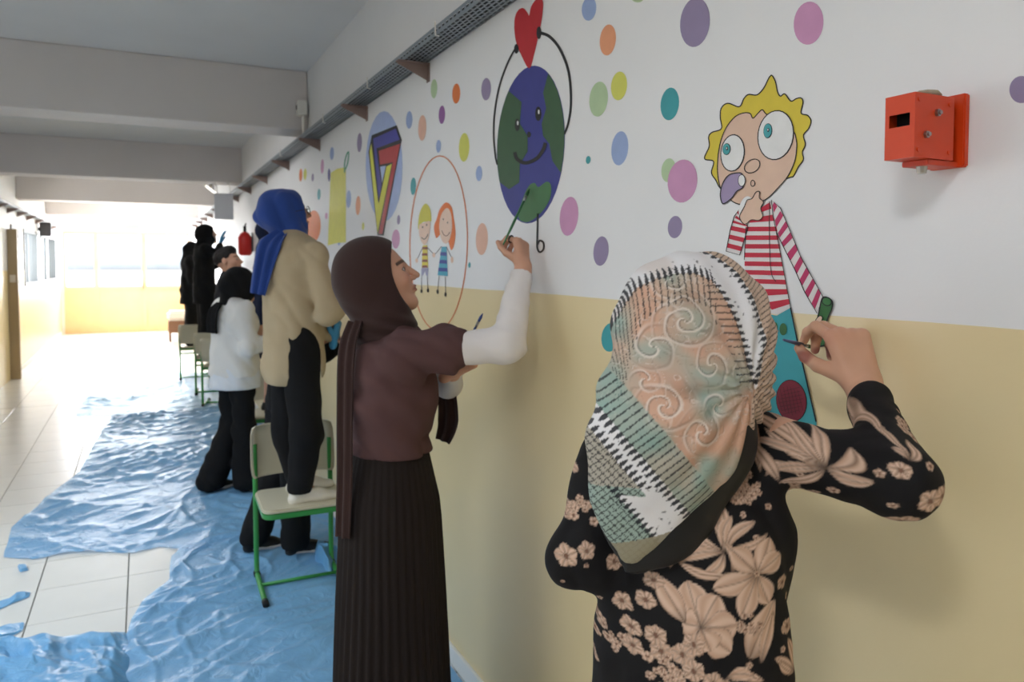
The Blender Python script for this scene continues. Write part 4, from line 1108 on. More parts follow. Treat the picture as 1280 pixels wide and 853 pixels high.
class Print:
    """flat textile print evaluated at the vertices of a garment"""
    def __init__(s, u, v, base): s.u, s.v = u, v; s.C = np.tile(np.asarray(base, float), (len(u), 1)); s.r = np.random.default_rng(5)
    def put(s, m, w, c):
        w = np.clip(w, 0, 1)[:, None]; s.C[m] = s.C[m] * (1 - w) + c * w
    def petal(s, x0, y0, x1, y1, wd, vein=True, bulge=.5, col=(TAN, TAN_D, TAN_L), bend=0.0):
        L = math.hypot(x1 - x0, y1 - y0); cx, cy = (x0 + x1) / 2, (y0 + y1) / 2; R = L / 2 + wd + abs(bend)
        m = np.nonzero((np.abs(s.u - cx) < R) & (np.abs(s.v - cy) < R))[0]
        if len(m) == 0: return
        dx, dy = (x1 - x0) / L, (y1 - y0) / L; a = s.u[m] - x0; c = s.v[m] - y0
        t = (a * dx + c * dy) / L; w = -a * dy + c * dx - bend * np.sin(np.clip(t, 0, 1) * math.pi)
        prof = wd * np.sin(np.clip(t, 0, 1) ** (math.log(.5) / math.log(bulge)) * math.pi) ** .75
        d = prof - np.abs(w); ok = np.clip(d / 1.0 + .5, 0, 1) * (t > 0) * (t < 1)
        g = np.clip(t, 0, 1); rel = w / (prof + 1e-6)
        c0 = col[0] * (1 - .45 * (1 - g))[:, None] + 0
        sh = .5 + .5 * np.sin(rel * 7 + t * 3 + s.r.random() * 6)
        colr = col[0] * (1 - sh * .0)[:, None] if False else col[0][None, :] * (1 - sh)[:, None] * 1.0 + (col[2][None, :] * .6 + col[0][None, :] * .4) * sh[:, None]
        colr = colr * (1 - .5 * (1 - np.clip(t * 3, 0, 1)))[:, None]
        if vein: colr = colr * (1 - .45 * np.exp(-(w / 1.1) ** 2))[:, None]
        colr = colr * (1 - .4 * np.clip(1.6 - d, 0, 1))[:, None]
        s.C[m] = s.C[m] * (1 - ok[:, None]) + colr * ok[:, None]
    def flower(s, x, y, r, n=5, rot=None, wr=.42):
        rot = s.r.random() * 6.28 if rot is None else rot; ys = .75 + .25 * s.r.random()
        for k in range(n):
            a = rot + 2 * math.pi * k / n; s.petal(x, y, x + r * math.cos(a), y + ys * r * math.sin(a), r * wr, vein=r > 9, bulge=.62)
        m = np.nonzero((s.u - x) ** 2 + (s.v - y) ** 2 < (r * .16 + .6) ** 2)[0]; s.C[m] = TAN_D
    def cluster(s, x, y, R, n, r):
        for k in range(n):
            a = s.r.random() * 6.28; q = math.sqrt(s.r.random()) * R; s.flower(x + q * math.cos(a), y + q * math.sin(a) * .9, r * (.7 + .6 * s.r.random()))
    def spray(s, base, tips, wd, bend=0.0):
        for k, t in enumerate(tips): s.petal(base[0], base[1], t[0], t[1], wd * (.75 + .5 * s.r.random()), bulge=.55, bend=bend * (-1 if k % 2 else 1))
def paint_blouse(V):
    u, v = uv1(V); P = Print(u, v, lin((20, 18, 20)))
    z4 = lambda x, y: (x / 3.371 + 740, y / 3.371 + 600)
    # scattered small blossoms everywhere, larger motifs where the photograph shows them
    r = np.random.default_rng(11)
    for _ in range(60): P.flower(r.uniform(690, 1180), r.uniform(470, 1250), r.uniform(3, 5))
    for _ in range(26): P.flower(r.uniform(690, 1020), r.uniform(870, 1250), r.uniform(9, 16))
    b_ = z4(545, 290)
    P.spray(b_, [z4(*t) for t in ((465, 60), (350, 235), (310, 290), (462, 390), (530, 72), (590, 150), (745, 228), (690, 175), (360, 345), (400, 175))], 7, 6)
    P.spray(z4(575, 380), [z4(545, 250), z4(365, 350)], 6, 8)
    c_ = z4(690, 390)
    for t in ((498, 445), (575, 278), (752, 245), (806, 320), (745, 522), (612, 560)): P.petal(*c_, *z4(*t), 15, bulge=.6)
    P.flower(*c_, 5)
    c_ = z4(445, 600)
    for t in ((400, 425), (520, 470), (600, 590), (565, 695), (480, 690), (375, 590)): P.petal(*c_, *z4(*t), 19, bulge=.62)
    P.petal(*z4(385, 590), *z4(280, 420), 14, bulge=.5); P.petal(*z4(640, 720), *z4(775, 510), 19, bulge=.42); P.petal(*z4(690, 745), *z4(770, 560), 9)
    P.cluster(*z4(650, 590), 15, 16, 5); P.cluster(*z4(655, 55), 22, 22, 5.5)
    for t in ((415, 670), (370, 715), (410, 770), (485, 810), (340, 830), (290, 720), (270, 660)): P.flower(*z4(*t), 14, 6)
    for t in ((150, 575), (180, 660), (185, 735), (237, 530), (270, 445), (120, 410), (205, 390)): P.flower(*z4(*t), 13)
    for t in ((312, 320), (262, 360), (333, 368), (640, 745), (810, 720), (765, 130), (640, 150)): P.flower(*z4(*t), 4.5)
    P.spray(z4(540, 790), [z4(640, 750), z4(700, 810), z4(560, 850), z4(660, 790)], 7, 4); P.spray(z4(870, 830), [z4(760, 740), z4(900, 760), z4(850, 700), z4(780, 760)], 7, 3); P.flower(*z4(850, 650), 12); P.flower(*z4(820, 450), 10)
    P.cluster(*z4(90, 740), 20, 18, 5); P.cluster(*z4(290, 800), 22, 20, 6)
    # shoulder and sleeve
    P.flower(941, 545, 17); P.flower(904, 566, 14); P.flower(924, 507, 15); P.flower(912, 520, 5); P.flower(926, 580, 5)
    P.cluster(938, 618, 20, 24, 5.5)
    b_ = (1022, 580)
    P.spray(b_, [(966, 528), (976, 545), (986, 515), (1004, 527), (960, 560), (962, 585), (968, 603), (1034, 535), (1048, 552), (985, 612), (1052, 582)], 6.5, 6)
    P.petal(958, 495, 963, 600, 9, bulge=.4); P.petal(985, 610, 957, 560, 8)
    for x, y, r_ in ((1074, 565, 12), (1104, 598, 16), (1121, 594, 15), (1138, 604, 14), (1087, 628, 15), (1128, 638, 14), (1164, 626, 16), (1148, 584, 14), (1056, 571, 5), (1068, 606, 5), (1108, 561, 6), (1162, 580, 6), (1176, 600, 9)): P.flower(x, y, r_)
    P.cluster(1018, 618, 18, 16, 4.5)
    P.spray((1086, 555), [(1090, 512), (1104, 508), (1076, 545), (1098, 530), (1107, 540)], 4.5, 3); P.cluster(1130, 535, 14, 16, 5)
    # left arm
    P.flower(718, 606, 15); P.flower(704, 628, 9); P.cluster(722, 660, 22, 24, 6); P.spray((735, 560), [(718, 590), (745, 530), (728, 575)], 6, 3); P.flower(712, 715, 16); P.flower(738, 705, 12); P.flower(750, 672, 7)
    return P.C
M_FLORAL = mat('floral_blouse_cloth', None, 0.8, 0.25, vcol=True, bump=0.15, bscale=600)
hem = J['waist'] - np.array([0, 0, .22])
sculpt('blouse', blP, .0048, M_FLORAL, w1, cuts=[Half(hem, (0, 0, -1))], disp=blouse_disp, sub=1, paint=paint_blouse)
# trousers, shoes (below the frame)
sculpt('trousers', [Cone(J['hip'], J['waist'] - np.array([0, 0, .08]), .145, .13, .04, s.Fw, .78)] + s.leg('R', .025) + s.leg('L', .025), .014, M_BLACKCL, w1, cuts=[Half((0, 0, .06), (0, 0, -1))])
sculpt('shoes', s.foot('R', .006) + s.foot('L', .006), .008, M_SHOEB, w1, cuts=[Half((0, 0, .004), (0, 0, -1)), Half((0, 0, .10), (0, 0, 1))])

# patterned headscarf: cap over the head, then a long pointed drape over the back
vd = -CR[:, 2]
scP = [Ell(s.hl(0, -.012, .026), np.array([.099, .122, .108]) * s.sc, s.hax(), .03), Ell(s.hl(0, .0, -.05), np.array([.085, .09, .09]) * s.sc, s.hax(), .03),
       Cone(at(868, 440, 1.07), at(836, 520, 1.01), .098, .092, .05, vd, .85), Cone(at(836, 520, 1.01), at(818, 575, .99), .094, .080, .04, vd, .5),
       Cone(at(818, 575, .99), at(798, 640, .99), .082, .054, .03, vd, .36), Cone(at(798, 640, .99), at(787, 692, .99), .053, .009, .02, vd, .36),
       Cone(at(880, 470, 1.06), at(918, 492, 1.045), .07, .035, .04, vd, .7), Cone(at(880, 520, 1.02), at(928, 496, 1.03), .05, .018, .03, vd, .5),
       Ell(s.hl(.0, .125, -.022), np.array([.066, .085, .100]) * s.sc, s.hax(), .006, True)]
knot = at(925, 480, 1.03)
def scarf_disp(X, Y, Z):
    q0, q1, q2 = X - knot[0], Y - knot[1], Z - knot[2]
    r = np.sqrt(q0 * q0 + q1 * q1 + q2 * q2); du = q0 * VR[0] + q1 * VR[1] + q2 * VR[2]; dv = q0 * VU[0] + q1 * VU[1] + q2 * VU[2]
    ang = np.arctan2(dv, -du)
    w = np.clip(r / .05, 0, 1) * np.clip(1.3 - r / .26, 0, 1)
    return -.0036 * w * np.sin(ang * 17 + 2.2 * NZ(X * 12, Y * 12, Z * 12)) - .0022 * NZ(X * 26, Y * 26, Z * 26 + 3)
C1 = at(860, 480, 1.0)
def paint_scarf(V):
    u, v = uv1(V, C1, 860.0, 480.0, 1.0)
    n = lambda f, k=0.0: NZ(u / f + 3.3 + k, v / f + 8.1 + k, np.zeros(len(u)) + .5 + k)
    WH, PEA, TEA, BLK, OLV = lin((228, 226, 228)), lin((206, 164, 140)), lin((140, 176, 168)), lin((26, 28, 36)), lin((150, 140, 116))
    C = np.tile(WH, (len(u), 1))
    def put(w, c):
        nonlocal C
        w = np.clip(w, 0, 1)[:, None]; C = C * (1 - w) + c * w
    # arch separating the white crown from the coloured field; slanted border low on the left
    au = np.array([700, 770, 785, 800, 820, 845, 870, 888, 902, 915, 925, 933, 940, 1000.]); av = np.array([560, 410, 380, 360, 349, 342, 341, 350, 372, 400, 430, 460, 485, 700.])
    va = np.interp(u, au, av); sl_ = np.gradient(np.interp(np.arange(700, 1001), au, av)); slope = np.interp(u, np.arange(700, 1001), np.convolve(np.pad(sl_, 6, 'edge'), np.ones(13) / 13, 'valid'))
    arcl = np.interp(u, np.arange(700, 1001), np.cumsum(np.sqrt(1 + sl_ ** 2)))
    arch = (va - v) / np.sqrt(1 + slope ** 2)          # > 0 above the arch
    e1 = -(u - 757) * .763 + (v - 518) * .646          # > 0 below the border
    al1 = (u - 757) * .646 + (v - 518) * .763
    right = u - np.interp(v, [290, 305, 312, 340, 370, 400, 430, 470, 500], [860, 880, 895, 925, 940, 950, 958, 946, 930])
    field = (arch < 0) & (e1 < 0)
    tint = np.clip(.22 + 1.0 * n(34) + .35 * n(14, 2), 0, 1)
    fieldc = PEA[None] * (1 - tint[:, None] * .8) + TEA[None] * tint[:, None] * .8
    fieldc = fieldc * (1 - .30 * np.clip(n(22, 5), 0, 1))[:, None]
    # embossed scrolls: thin light / dark lines from swirls
    lines = np.zeros(len(u)); dark = np.zeros(len(u))
    for (cx, cy, R0, sgn) in ((850, 400, 38, 1), (812, 432, 26, -1), (820, 500, 32, 1), (880, 452, 26, -1), (862, 530, 26, 1), (800, 470, 16, 1), (884, 500, 20, 1), (836, 350, 26, 1)):
        du, dv = u - cx, v - cy; r_ = np.hypot(du, dv); th = np.arctan2(dv, du) * sgn
        ph = r_ / 5.2 + th * 1.0 + 1.2 * n(20, cx % 7)
        g = np.exp(-(r_ / R0) ** 4)
        lines = np.maximum(lines, g * np.clip(np.sin(ph * 2) * 3 - 2.0, 0, 1)); dark = np.maximum(dark, g * np.clip(np.sin(ph * 2 + .9) * 3 - 2.35, 0, 1))
    nn = n(9, 9); lines = np.maximum(lines, np.clip(1 - np.abs(nn) * 16, 0, 1) * .55 * (n(30, 3) > -.1)); dark = np.maximum(dark, np.clip(1 - np.abs(n(9, 9.06)) * 18, 0, 1) * .35)
    fc = fieldc * (1 - .75 * dark)[:, None]; fc = fc * (1 - .8 * lines[:, None]) + lin((232, 222, 212))[None] * .8 * lines[:, None]
    put(field * 1.0, 0 * BLK); C = np.where(field[:, None], fc, C)
    # speckled white
    sp = (~field) * np.clip((n(3.2, 1) - .55) * 6, 0, 1) * (n(26, 6) > .0); put(sp * .8, BLK)
    put((~field) * np.clip(n(30, 4) * 1.2 - .2, 0, .5), lin((214, 196, 184)))
    # rim over the face
    put((right > 4) * 1.0, lin((200, 174, 154)))
    def teeth(dist, along, w0, w1, period, length, cond, thick=.30):
        """row of dark pegs: blob at dist in [w0,w1], thin lines running inward for `length`"""
        ph = (along / period) % 1.0 - .5
        blob = (dist > w0) & (dist < w1) & (np.abs(ph) < thick * np.clip((w1 - dist) / (w1 - w0) * 1.4 + .25, 0, 1)); put((blob & cond) * .95, BLK)
        ln = (dist <= w0 + 1) & (dist > w0 - length) & (np.abs(ph) < .11); put((ln & cond) * .85, BLK)
    teeth(arch, arcl, -2, 11, 7.6, 34, (u > 765) & (u < 893) & (e1 < 4))
    ua = np.interp(v, [341, 350, 372, 400, 430, 460, 485], [870, 888, 902, 915, 925, 933, 940]); teeth(u - ua, v, -2, 8, 8.4, 20, (u >= 880) & (v > 356) & (v < 480))
    teeth(-right, v + u * .35, -4, 6, 8.2, 0, (v > 300) & (v < 480), .34)
    ln = (right > 5) & (np.abs((((v * 1.0 + u * .55) / 6.5) % 1) - .5) < .12); put(ln * .8, BLK)
    # lower border bands
    band = (e1 > -40) & (e1 <= 0) & (arch < -8); put(band * .5, TEA)
    teeth(e1, al1, -1, 12, 8.2, 38, (arch < 6) | (v > 440))
    row2 = (e1 > 12) & (e1 < 26) & (v < 600); put(row2 * 1.0, WH); teeth(26 - e1, al1 + 4, 0, 12, 8.2, 0, v < 600)
    hat = (e1 > 26) & (v < 610) | (e1 > 52); put(hat * .75, np.where((v < 610)[:, None], OLV, lin((128, 140, 160))) if False else OLV); put((hat & (v > 600)) * .6, TEA)
    hatch = hat & ((np.abs(((u + v) / 10 % 1) - .5) < .09) | (np.abs(((u - v) / 10 % 1) - .5) < .09)); put(hatch * .85, BLK)
    teeth(56 - e1, al1, 0, 11, 8.2, 0, (v >= 600) & (e1 > 40))
    put((v > 668 - (u - 790) * .25) * .9, OLV)
    return C
M_SCARF = mat('patterned_scarf_cloth', None, 0.65, 0.3, vcol=True, bump=0.12, bscale=500)
sculpt('headscarf', scP, .0044, M_SCARF, w1, disp=scarf_disp, sub=1, paint=paint_scarf)
brP = [Cone(at(850, 470, 1.06), at(850, 545, 1.015), .085, .092, .04, vd, .6), Cone(at(850, 545, 1.015), at(818, 640, 1.002), .098, .074, .03, vd, .38), Cone(at(818, 640, 1.002), at(792, 706, 1.0), .074, .012, .02, vd, .34),
       Cone(at(890, 530, 1.035), at(928, 500, 1.045), .05, .018, .03, vd, .5)]
sculpt('scarf_border', brP, .006, mat('black_satin', (18, 18, 20), 0.55, 0.4), w1)['label'] = 'plain black border of the headscarf'
# glasses: thin wire rim seen past the edge of the scarf
gm = mat('glasses_wire', (150, 130, 110), 0.3, metal=0.8)
g_ = MB()
for sx in (-1, 1):
    g_.tube([s.hl(sx * .033 + .024 * math.cos(a), .100, .0 + .020 * math.sin(a)) for a in np.linspace(0, 2 * math.pi, 21)], .0011, 6)
    g_.tube([s.hl(sx * .057, .100, .006), s.hl(sx * .078, .085, .008), s.hl(sx * .082, .0, .006)], .0011, 6)
g_.tube([s.hl(-.009, .100, .004), s.hl(0, .103, .006), s.hl(.009, .100, .004)], .0011, 6)
g_.build('glasses', gm, w1, True)
# the little brush in her hand
tipw = onwall(1024, 436); hold = (ends[0] + ends[4]) / 2
br1 = empty('paint_brush', hold); tag(br1, 'thin green tipped paint brush held by the woman in the floral blouse', 'paint brush')
dirb = nrm(np.array([W - .004, tipw[1], tipw[2]]) - hold)
MB().tube([hold - dirb * .085, hold - dirb * .03, hold + dirb * .012], [.002, .0034, .0034], 8).build('handle', mat('blue_grey_brush_wood', (90, 104, 140), 0.4), br1, True)
MB().tube([hold + dirb * .012, hold + dirb * .03], [.0036, .003], 8).build('ferrule', M_STEEL, br1, True)
MB().tube([hold + dirb * .03, hold + dirb * .040, np.array([W - .004, tipw[1], tipw[2]])], [.003, .0034, .001], 8).build('bristles', mat('green_paint_wet', (48, 100, 54), 0.3), br1, True)
print('W1 lens', np.linalg.norm(J['shR'] - J['elR']), np.linalg.norm(J['elR'] - J['wrR']))

# ---------------------------------------------------------------- woman in brown painting the globe
b = at(488, 600, 2.25)
w2 = empty('person', (b[0], b[1], 0)); tag(w2, 'woman in brown headscarf, maroon shirt and pleated dark skirt painting the globe', 'person')
s = Sk((b[0], b[1], 0), 96, 1.63); J = s.J
J['head'] = at(474, 350, 2.25)
J['shR'] = at(509, 440, 2.10); J['elR'] = at(634, 431, 2.08); J['wrR'] = at(654, 334, 2.20)
J['shL'] = at(490, 432, 2.42); J['elL'] = at(560, 480, 2.42); J['wrL'] = at(566, 466, 2.26)
mid = (J['shR'] + J['shL']) / 2
J['neck'] = at(474, 410, 2.25); J['chest'] = np.array([b[0], b[1], 1.21]); J['waist'] = np.array([b[0], b[1], 1.02])
s.turn_head(11, 21, 0)
hd = nrm(at(649, 290, 2.235) - J['wrR'])
pn2 = nrm(-CR[:, 0] * .75 + -CR[:, 2] * .55)
sgn = 1 if np.dot(np.cross(hd, pn2), -CR[:, 0] + CR[:, 2]) > 0 else -1
HP, ends2 = hand(J['wrR'], hd, pn2, sgn, [(58, 60, 30), (66, 66, 34), (72, 70, 36), (76, 70, 36)], .93, thumb=(.75, .6))
HP = [Cone(J['wrR'] + (J['elR'] - J['wrR']) * .5, J['wrR'], .032, .0245, .01)] + HP
hdl = nrm(np.array([.5, -.35, .35])); HL, endsL2 = hand(J['wrL'], hdl, np.array([-.6, 0, .6]), -1, [(55, 65, 35)] * 4, .93)
SK2 = (214, 164, 138)
fp = s.face_paint(SK2, lips=(150, 86, 80))
bodyP = s.torso() + s.bust() + s.arm('R', upto=1.7) + s.arm('L') + s.leg('R') + s.leg('L') + s.foot('R') + s.foot('L')
hp2 = s.head(False)
V_, Q_ = sdf_mesh(hp2, .0032)
sculpt('body', bodyP, .014, M_SKIN, w2, paint=fp, extra=[(hp2, .0030, (), None), (HP, .0030, (), None), (HL, .005, (), None)], sub=1)
M_HIJ2 = mat('dark_brown_scarf_cloth', (62, 44, 42), 0.85, 0.2, bump=0.3, bscale=420, var=0.06, sheen=0.15)
M_MAR = mat('maroon_cotton', (92, 66, 66), 0.85, 0.2, bump=0.25, bscale=600, var=0.05)
M_WSL = mat('white_cotton', (232, 226, 224), 0.8, 0.25, bump=0.2, bscale=500)
M_SKIRT = mat('dark_brown_skirt_cloth', (35, 28, 26), 0.85, 0.2, bump=0.2, bscale=300)
nk = J['neck']
def h2_disp(X, Y, Z):
    t = np.clip((s.J['head'][2] - .06 - Z) / .08, 0, 1)
    ph = (Z * 115 + (X - nk[0]) * 55 + 3 * NZ(X * 9, Y * 9, Z * 9))
    return -.0050 * t * np.sin(ph) - .0028 * (1 - t) * NZ(X * 13, Y * 13, Z * 13 + X * 10)
A = s.hax()
hijab(s, 'headscarf', M_HIJ2, w2, h=.0052, disp=h2_disp, sub=1, inf=.017, open_w=.17, open_h=.148, open_y=.150, open_d=.122, open_z=-.030,
      extra=[Ell(s.hl(0, -.055, -.012), np.array([.088, .080, .098]) * s.sc, A, .03), Cone(s.hl(.03, -.018, -.112), s.hl(-.03, -.018, -.112), .070, .070, .03), Cone(nk + .02 * s.Fw, nk - .045 * s.U + .01 * s.Fw, .085, .094, .03)])
ribbon('scarf_end', [at(444, 402, 2.17), at(434, 440, 2.13), at(431, 520, 2.12), at(430, 600, 2.12), at(428, 672, 2.12)], CR[:, 0] * .8 + CR[:, 2] * .5, [.05, .062, .058, .055, .052], .006, M_HIJ2, w2, pleat=.006, npl=2)
ribbon('scarf_end', [at(532, 440, 2.42), at(556, 480, 2.42), at(561, 525, 2.42), at(554, 552, 2.42)], CR[:, 0] + CR[:, 2] * .3, [.05, .06, .07, .05], .006, M_HIJ2, w2, pleat=.006, npl=2, seed=2)
def shirt_disp(X, Y, Z):
    n1 = NZ(X * 9 + Z * 8, Y * 10, Z * 12 + X * 9); n2 = NZ(X * 24 + 5, Y * 24, Z * 24)
    return .012 * (1 - 2.2 * np.abs(n1)) + .003 * n2
hem = J['waist'] + np.array([0, 0, -.012])
shP = s.torso(.022) + s.bust(.012) + s.arm('R', (.068, .082, .07), 0, .42, .035) + s.arm('L', (.066, .074, .07), 0, .45, .035) + [Cone(J['waist'] + .05 * s.U, J['chest'] - .06 * s.U, .138, .150, .05, s.Fw, .82)]
sl = nrm(J['elR'] - J['shR'])
sculpt('shirt', shP, .006, M_MAR, w2, cuts=[Half(hem, (0, 0, -1))], disp=shirt_disp, sub=1)
usP = s.arm('R', (.046, .050, .031), 0, 1.90, .02)
def us_disp(X, Y, Z):
    return .0035 * NZ(X * 30 + Z * 25, Y * 20, Z * 34) * 1.0
sculpt('undershirt_sleeve', usP, .004, M_WSL, w2, disp=us_disp, sub=1, cuts=[Half(J['wrR'] + (J['elR'] - J['wrR']) * .10, J['wrR'] - J['elR'])])
sculpt('undershirt_sleeve', s.arm('L', (.046, .044, .031), 0, 1.80, .02), .007, M_WSL, w2)
rings = []
zs = np.concatenate([np.linspace(1.035, .97, 4), np.linspace(.93, .03, 16)])
for z in zs:
    t = (1.035 - z) / 1.0; rx = .108 + .030 * min(1, (1.035 - z) / .18) + .048 * t; rl = .132 + .03 * min(1, (1.035 - z) / .18) + .075 * t; rg = []
    for k in range(240):
        a = 2 * math.pi * k / 240; pl = 1 + (.006 + .030 * t) * (abs(((k / 240 * 40) % 1) - .5) * 4 - 1)
        rg.append(np.array([b[0], b[1], z]) + s.Fw * rx * pl * math.cos(a) + s.R * rl * pl * math.sin(a) + np.array([.006 * math.sin(3 * a + 4 * t), .006 * math.cos(2 * a + 3 * t), 0]) * t)
    rings.append(rg)
sk_ = loft('skirt', rings, M_SKIRT, w2)
rb = [[np.array([b[0], b[1], z]) + s.Fw * (.110 + .003 * q) * math.cos(a) + s.R * (.134 + .003 * q) * math.sin(a) for a in np.linspace(0, 2 * math.pi, 48, endpoint=False)] for z, q in ((1.04, 0), (1.038, 1), (1.008, 1), (1.005, 0))]
loft('waistband', rb, M_SKIRT, w2)
sculpt('shoes', s.foot('R', .006) + s.foot('L', .006), .010, M_SHOEB, w2, cuts=[Half((0, 0, .004), (0, 0, -1)), Half((0, 0, .12), (0, 0, 1))])
# dark ring on the index finger
pi_ = [p for p in HP if abs(np.linalg.norm(p.b - p.a) - .036 * .93) < 1e-6][0]
rc = pi_.a + (pi_.b - pi_.a) * .55; ra_ = nrm(pi_.b - pi_.a); ru = nrm(np.cross(ra_, s.U)); rv = np.cross(ra_, ru)
MB().tube([rc + .0098 * (ru * math.cos(a) + rv * math.sin(a)) for a in np.linspace(0, 2 * math.pi, 19)], .0026, 6).build('finger_ring', mat('black_plastic'), w2, True)
# brushes of the woman in brown
def brush(a, c, label, hm, tipm, r=.0042, tl=.028):
    a = np.asarray(a, float); c = np.asarray(c, float); d = nrm(c - a); e = empty('paint_brush', a); tag(e, label, 'paint brush'); L = np.linalg.norm(c - a)
    MB().tube([a, a + d * L * .3, a + d * (L - tl - .02)], [r * .5, r, r * .85], 8).build('handle', hm, e, True)
    MB().tube([a + d * (L - tl - .02), a + d * (L - tl)], [r * .95, r * 1.05], 8).build('ferrule', M_STEEL, e, True)
    MB().tube([a + d * (L - tl), a + d * (L - tl * .5), c], [r * 1.0, r * 1.15, r * .3], 8).build('bristles', tipm, e, True)
    return e
tp = onwall(664, 236)
brush(at(629, 306, 2.19), (W - .005, tp[1], tp[2]), 'green paint brush held against the painted globe', mat('green_lacquer', (70, 124, 84), 0.35), mat('green_paint_wet', (48, 100, 54)))
brush(at(575, 447, 2.28), at(603.5, 392, 2.29), 'slim blue paint brush in the lowered hand of the woman in brown', mat('blue_lacquer', (70, 96, 160), 0.35), mat('blue_bristle', (60, 84, 150), 0.6))

# ================================================================== CHAIRS
M_CHAIRP = mat('cream_plastic', (206, 200, 178), 0.45, 0.45, bump=0.04, bscale=90)
M_GREEN = mat('green_tube_paint', (58, 148, 74), 0.35, 0.5)
M_FOOT = mat('black_rubber', (26, 26, 26), 0.7)
def rounded_slab(w, d, t, r, n=6):
    out = []
    for cx, cy, a0 in ((w / 2 - r, d / 2 - r, 0), (-w / 2 + r, d / 2 - r, 90), (-w / 2 + r, -d / 2 + r, 180), (w / 2 - r, -d / 2 + r, 270)):
        for k in range(n + 1):
            a = math.radians(a0 + 90 * k / n); out.append((cx + r * math.cos(a), cy + r * math.sin(a), 0))
    return out
def make_chair(label):
    e = empty('school_chair', (0, 0, 0)); tag(e, label, 'chair', 'green and cream school chairs')
    hw = .185
    # seat shell, dished, on a green rim
    P = rounded_slab(.39, .36, 0, .05)
    MB().prism([(x, y + .21, .425) for x, y, z in P], (0, 0, 0), (0, 0, .018)).build('seat', M_CHAIRP, e, bevel=.006)
    MB().prism([(x * .985, y * .985 + .21, .398) for x, y, z in P], (0, 0, 0), (0, 0, .027)).build('seat_rim', M_GREEN, e, bevel=.004)
    # backrest shell: slightly curved panel that wraps the uprights
    rings = []
    for z, k in ((.495, .93), (.51, .98), (.55, 1.0), (.65, 1.0), (.71, .985), (.74, .95), (.75, .86)):
        fr, bk = [], []
        for i in range(15):
            u = i / 14 * 2 - 1; x = u * (hw + .02) * k; y = -.012 - .045 * (1 - u * u) + (.02 if abs(u) > .98 else 0); lean = -(z - .49) * .12
            fr.append((x, y + lean + .011, z)); bk.append((x, y + lean - .009, z))
        rings.append(fr + bk[::-1])
    loft('backrest', rings, M_CHAIRP, e, True, True)
    for sx in (-1, 1):
        x = sx * hw
        up = spline([(x, -.024, .66), (x, -.010, .50), (x, -.005, .40), (x, 0, .20), (x, .0, .07), (x, .02, .022), (x, .07, .014), (x, .20, .013), (x, .36, .013)], False, 4)
        lg = MB().tube(up, .0125, 10).build('leg', M_GREEN, e, True)
        MB().tube([(x, .345, .014), (x, .385, .014)], .0155, 10).build('rubber_foot', M_FOOT, lg, True)
        MB().tube([(x, -.004, .0165), (x, .03, .0165)], .0165, 10).build('rubber_foot', M_FOOT, lg, True)
        MB().tube([(x, -.004, .40), (x * .98, .08, .405), (x * .95, .36, .405)], .0105, 8).build('side_rail', M_GREEN, e, True)
    MB().tube([(-hw, .16, .016), (hw, .16, .016)], .009, 8).build('crossbar', M_GREEN, e, True)
    MB().tube([(-hw, -.006, .36), (hw, -.006, .36)], .010, 8).build('back_rail', M_GREEN, e, True)
    return e
def place(e, x, y, deg, label):
    e.location = (x, y, .008); e.rotation_euler = (0, 0, math.radians(deg)); e['label'] = label
proto = make_chair('x')
pl_ = onfloor(321, 722); plf = onfloor(331, 757); dch = nrm(plf - pl_)
CH = (dch[0], dch[1]); perp = np.array([-dch[1], dch[0], 0]); perp = perp if perp[0] > 0 else -perp
cc = pl_ + perp * .185
degC = math.degrees(math.atan2(-dch[0], dch[1]))
W3C = cc
near_chair = proto
place(proto, cc[0], cc[1], degC, 'green framed cream school chair under the woman in the blue headscarf')
specs = [(.579 + .17, 8.70, -14, 'empty green framed cream school chair behind the white jumper'), (.558 + .175, 9.50, -6, 'green framed cream school chair under the person in black with the blue glove'),
         (.442 + .18, 10.85, -4, 'green framed cream school chair under the person in black beside the end doors'), (.86, 6.03, 178, 'green framed cream school chair under the person in navy')]
for (x, y, a, lab) in specs:
    o = copy_tree(proto); place(o, x, y, a, lab)

# ================================================================== OTHER PEOPLE
def flat_person(name, label): pass
def shoes_of(s, parent, m, z0, yaw=0.0, h=.009, sole=None, high=.07):
    for sd in ('R', 'L'):
        o = sculpt('shoe', s.foot(sd, .007, yaw), h, m, parent, cuts=[Half((0, 0, z0 + .002), (0, 0, -1)), Half((0, 0, z0 + high), (0, 0, 1))])
        if sole:
            P = s.foot(sd, .010, yaw)[1:3]; so = sculpt('sole', P, h, sole, o, cuts=[Half((0, 0, z0 + .001), (0, 0, -1)), Half((0, 0, z0 + .030), (0, 0, 1))])
def tdisp(a=.006, sc=1.0, seed=0):
    def f(X, Y, Z):
        n1 = NZ(X * 11 * sc + Z * 5 + seed, Y * 11 * sc, Z * 8 * sc + X * 5); return a * (1 - 2.2 * np.abs(n1)) + a * .3 * NZ(X * 28, Y * 28 + seed, Z * 28)
    return f
def simple_hand(J, side, d, pn, sgn, sc, curl=None): return hand(J['wr' + side], d, pn, sgn, curl or RELAX, sc)[0]
def skin_body(s, root, skin, h, hh, hands, ears=False, arms=2.0, fine=True):
    P = s.torso() + s.arm('R') + s.arm('L') + s.leg('R') + s.leg('L') + s.foot('R') + s.foot('L')
    ex = [(s.head(ears, fine), hh, (), None)] + [(hp_, hh * 1.1, (), None) for hp_ in hands]
    sculpt('body', P, h, M_SKIN, root, paint=s.face_paint(skin), extra=ex)

